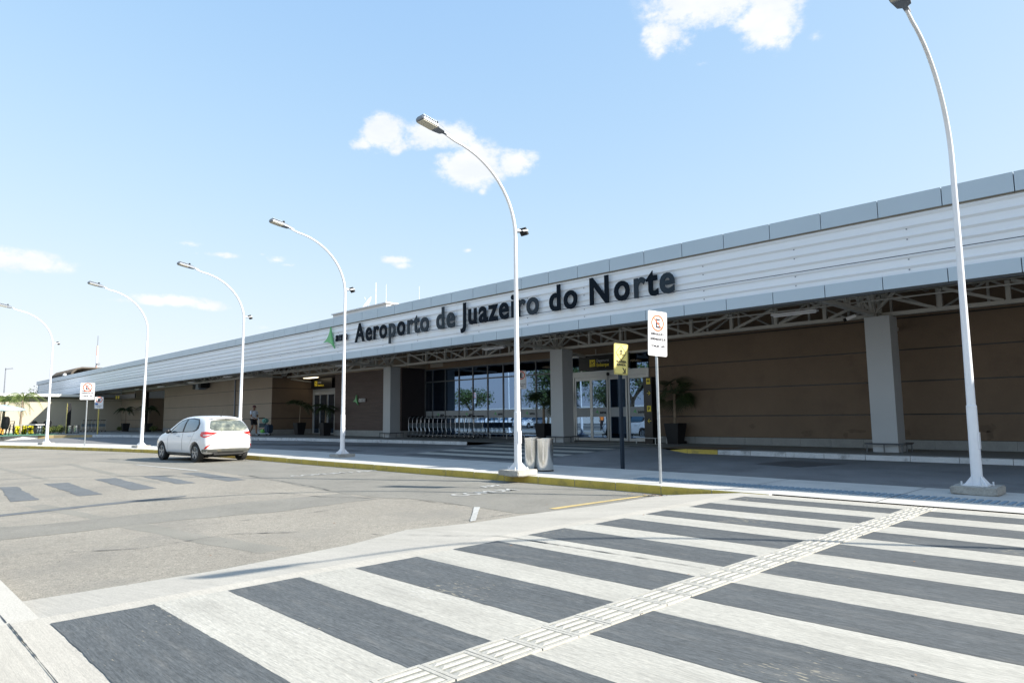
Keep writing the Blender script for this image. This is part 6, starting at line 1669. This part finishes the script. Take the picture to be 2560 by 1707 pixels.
for i, (x, y, a) in enumerate([(-62, -18, 80), (-58.5, -18.5, 85), (-66, -18, 80), (-40, -14, 95), (-34, -14, 90)]):
    c = copy_tree(car); c.location = (x, y, -.14); c.rotation_euler = (0, 0, R(a))
    c['label'] = ['white parked hatchback mirrored in the glazing, middle one', 'white parked hatchback mirrored in the glazing, right one', 'white parked hatchback mirrored in the glazing, left one', 'parked hatchback mirrored in the left door leaf', 'parked hatchback mirrored in the right door leaf'][i]
    c['group'] = 'parked cars mirrored in the glazing'
ww = empty('boundary_wall', (-78, -20, -.14), 0, 'long low white wall across the road, mirrored in the glazing', 'wall')
MB().box(-92, -70, -22, -21.8, -.14, 1.3).build('panel', 'white_wall', ww); MB().box(-92.1, -69.9, -22.05, -21.75, 1.3, 1.36).build('coping', 'white_wall', ww)
wl_ = tag(MB().box(-120, 40, -64, -62, -.3, 3.2).build('perimeter_wall', 'white_wall'), 'long pale perimeter wall beyond the car park, seen only mirrored', 'wall')
person(-35.8, -2.5, -.1, R(185), 'walking person in an orange vest and dark trousers, mirrored in the door', 'orange_vest', 'shorts', 'cap_red', arms='walk', legs_bare=False)

# ------------------------------------------------------------------ small litter: dry leaves and grit
def litter(name, spots, mt, lab, cat):
    m = MB()
    for (x, y, z, sz) in spots:
        a = random.uniform(0, 6.28); c, s_ = math.cos(a) * sz, math.sin(a) * sz; q = sz * random.uniform(.05, .35)
        m.add([(x - c, y - s_, z), (x - s_ * .4, y + c * .4, z + q), (x + c, y + s_, z + q * .4), (x + s_ * .4, y - c * .4, z)], [(0, 1, 2, 3)])
    o = m.build(name, mt, recalc=False); tag(o, lab, cat, kind='stuff')
MT['dry_leaf'] = mat('dry_leaf', (.20, .10, .045), .8, var=.4, vscale=20)
MT['grit'] = mat('grit', (.10, .095, .085), .9, var=.4, vscale=20)
sp_ = [(random.gauss(-6.55, .22), 10.02 - abs(random.gauss(0, .10)), -.125, random.uniform(.015, .035)) for _ in range(60)]
sp_ += [(random.uniform(-22, -7), 0, 0, 0) for _ in range(40)]
sp_ = [(x, y, z, q) if q else (x, lerp_curve(Fs, x) - random.uniform(.02, .12), -.128, random.uniform(.012, .03)) for x, y, z, q in sp_]
sp_ += [(random.uniform(-12, -5.5), random.uniform(1.2, 9), -.125, random.uniform(.012, .025)) for _ in range(14)]
sp_ += [(random.uniform(-5, -.5), random.uniform(1.2, 9), .012, random.uniform(.01, .022)) for _ in range(10)]
litter('dry_leaves', sp_, 'dry_leaf', 'scattered small dry leaves along the yellow kerb and road', 'litter')
sp_ = [(random.uniform(-16, -6.6), random.uniform(1.0, 9.8), -.13, random.uniform(.004, .016)) for _ in range(420)]
litter('grit', sp_, 'grit', 'fine dark grit and chips scattered over the asphalt', 'litter')

ob_ = empty('floor_box', (-13.2, 21.45, zp(-13)), 0, 'small black box on the ground by the foot of the brown wall', 'box')
MB().box(-13.4, -13.0, 21.3, 21.5, zp(-13), zp(-13) + .09).build('body', 'black', ob_); MB().box(-13.3, -13.1, 21.295, 21.299, zp(-13) + .02, zp(-13) + .07).build('front_grille', 'lamp_grey', ob_)
oc = empty('socket_box', (-13.32, 21.68, .42), 0, 'tiny turquoise socket box on the grey plinth beside the potted palm', 'socket')
MB().box(-13.38, -13.27, 21.65, 21.686, .37, .47).build('cover', 'bag_teal', oc); MB().box(-13.35, -13.30, 21.64, 21.649, .40, .44).build('socket', 'sign_white', oc)
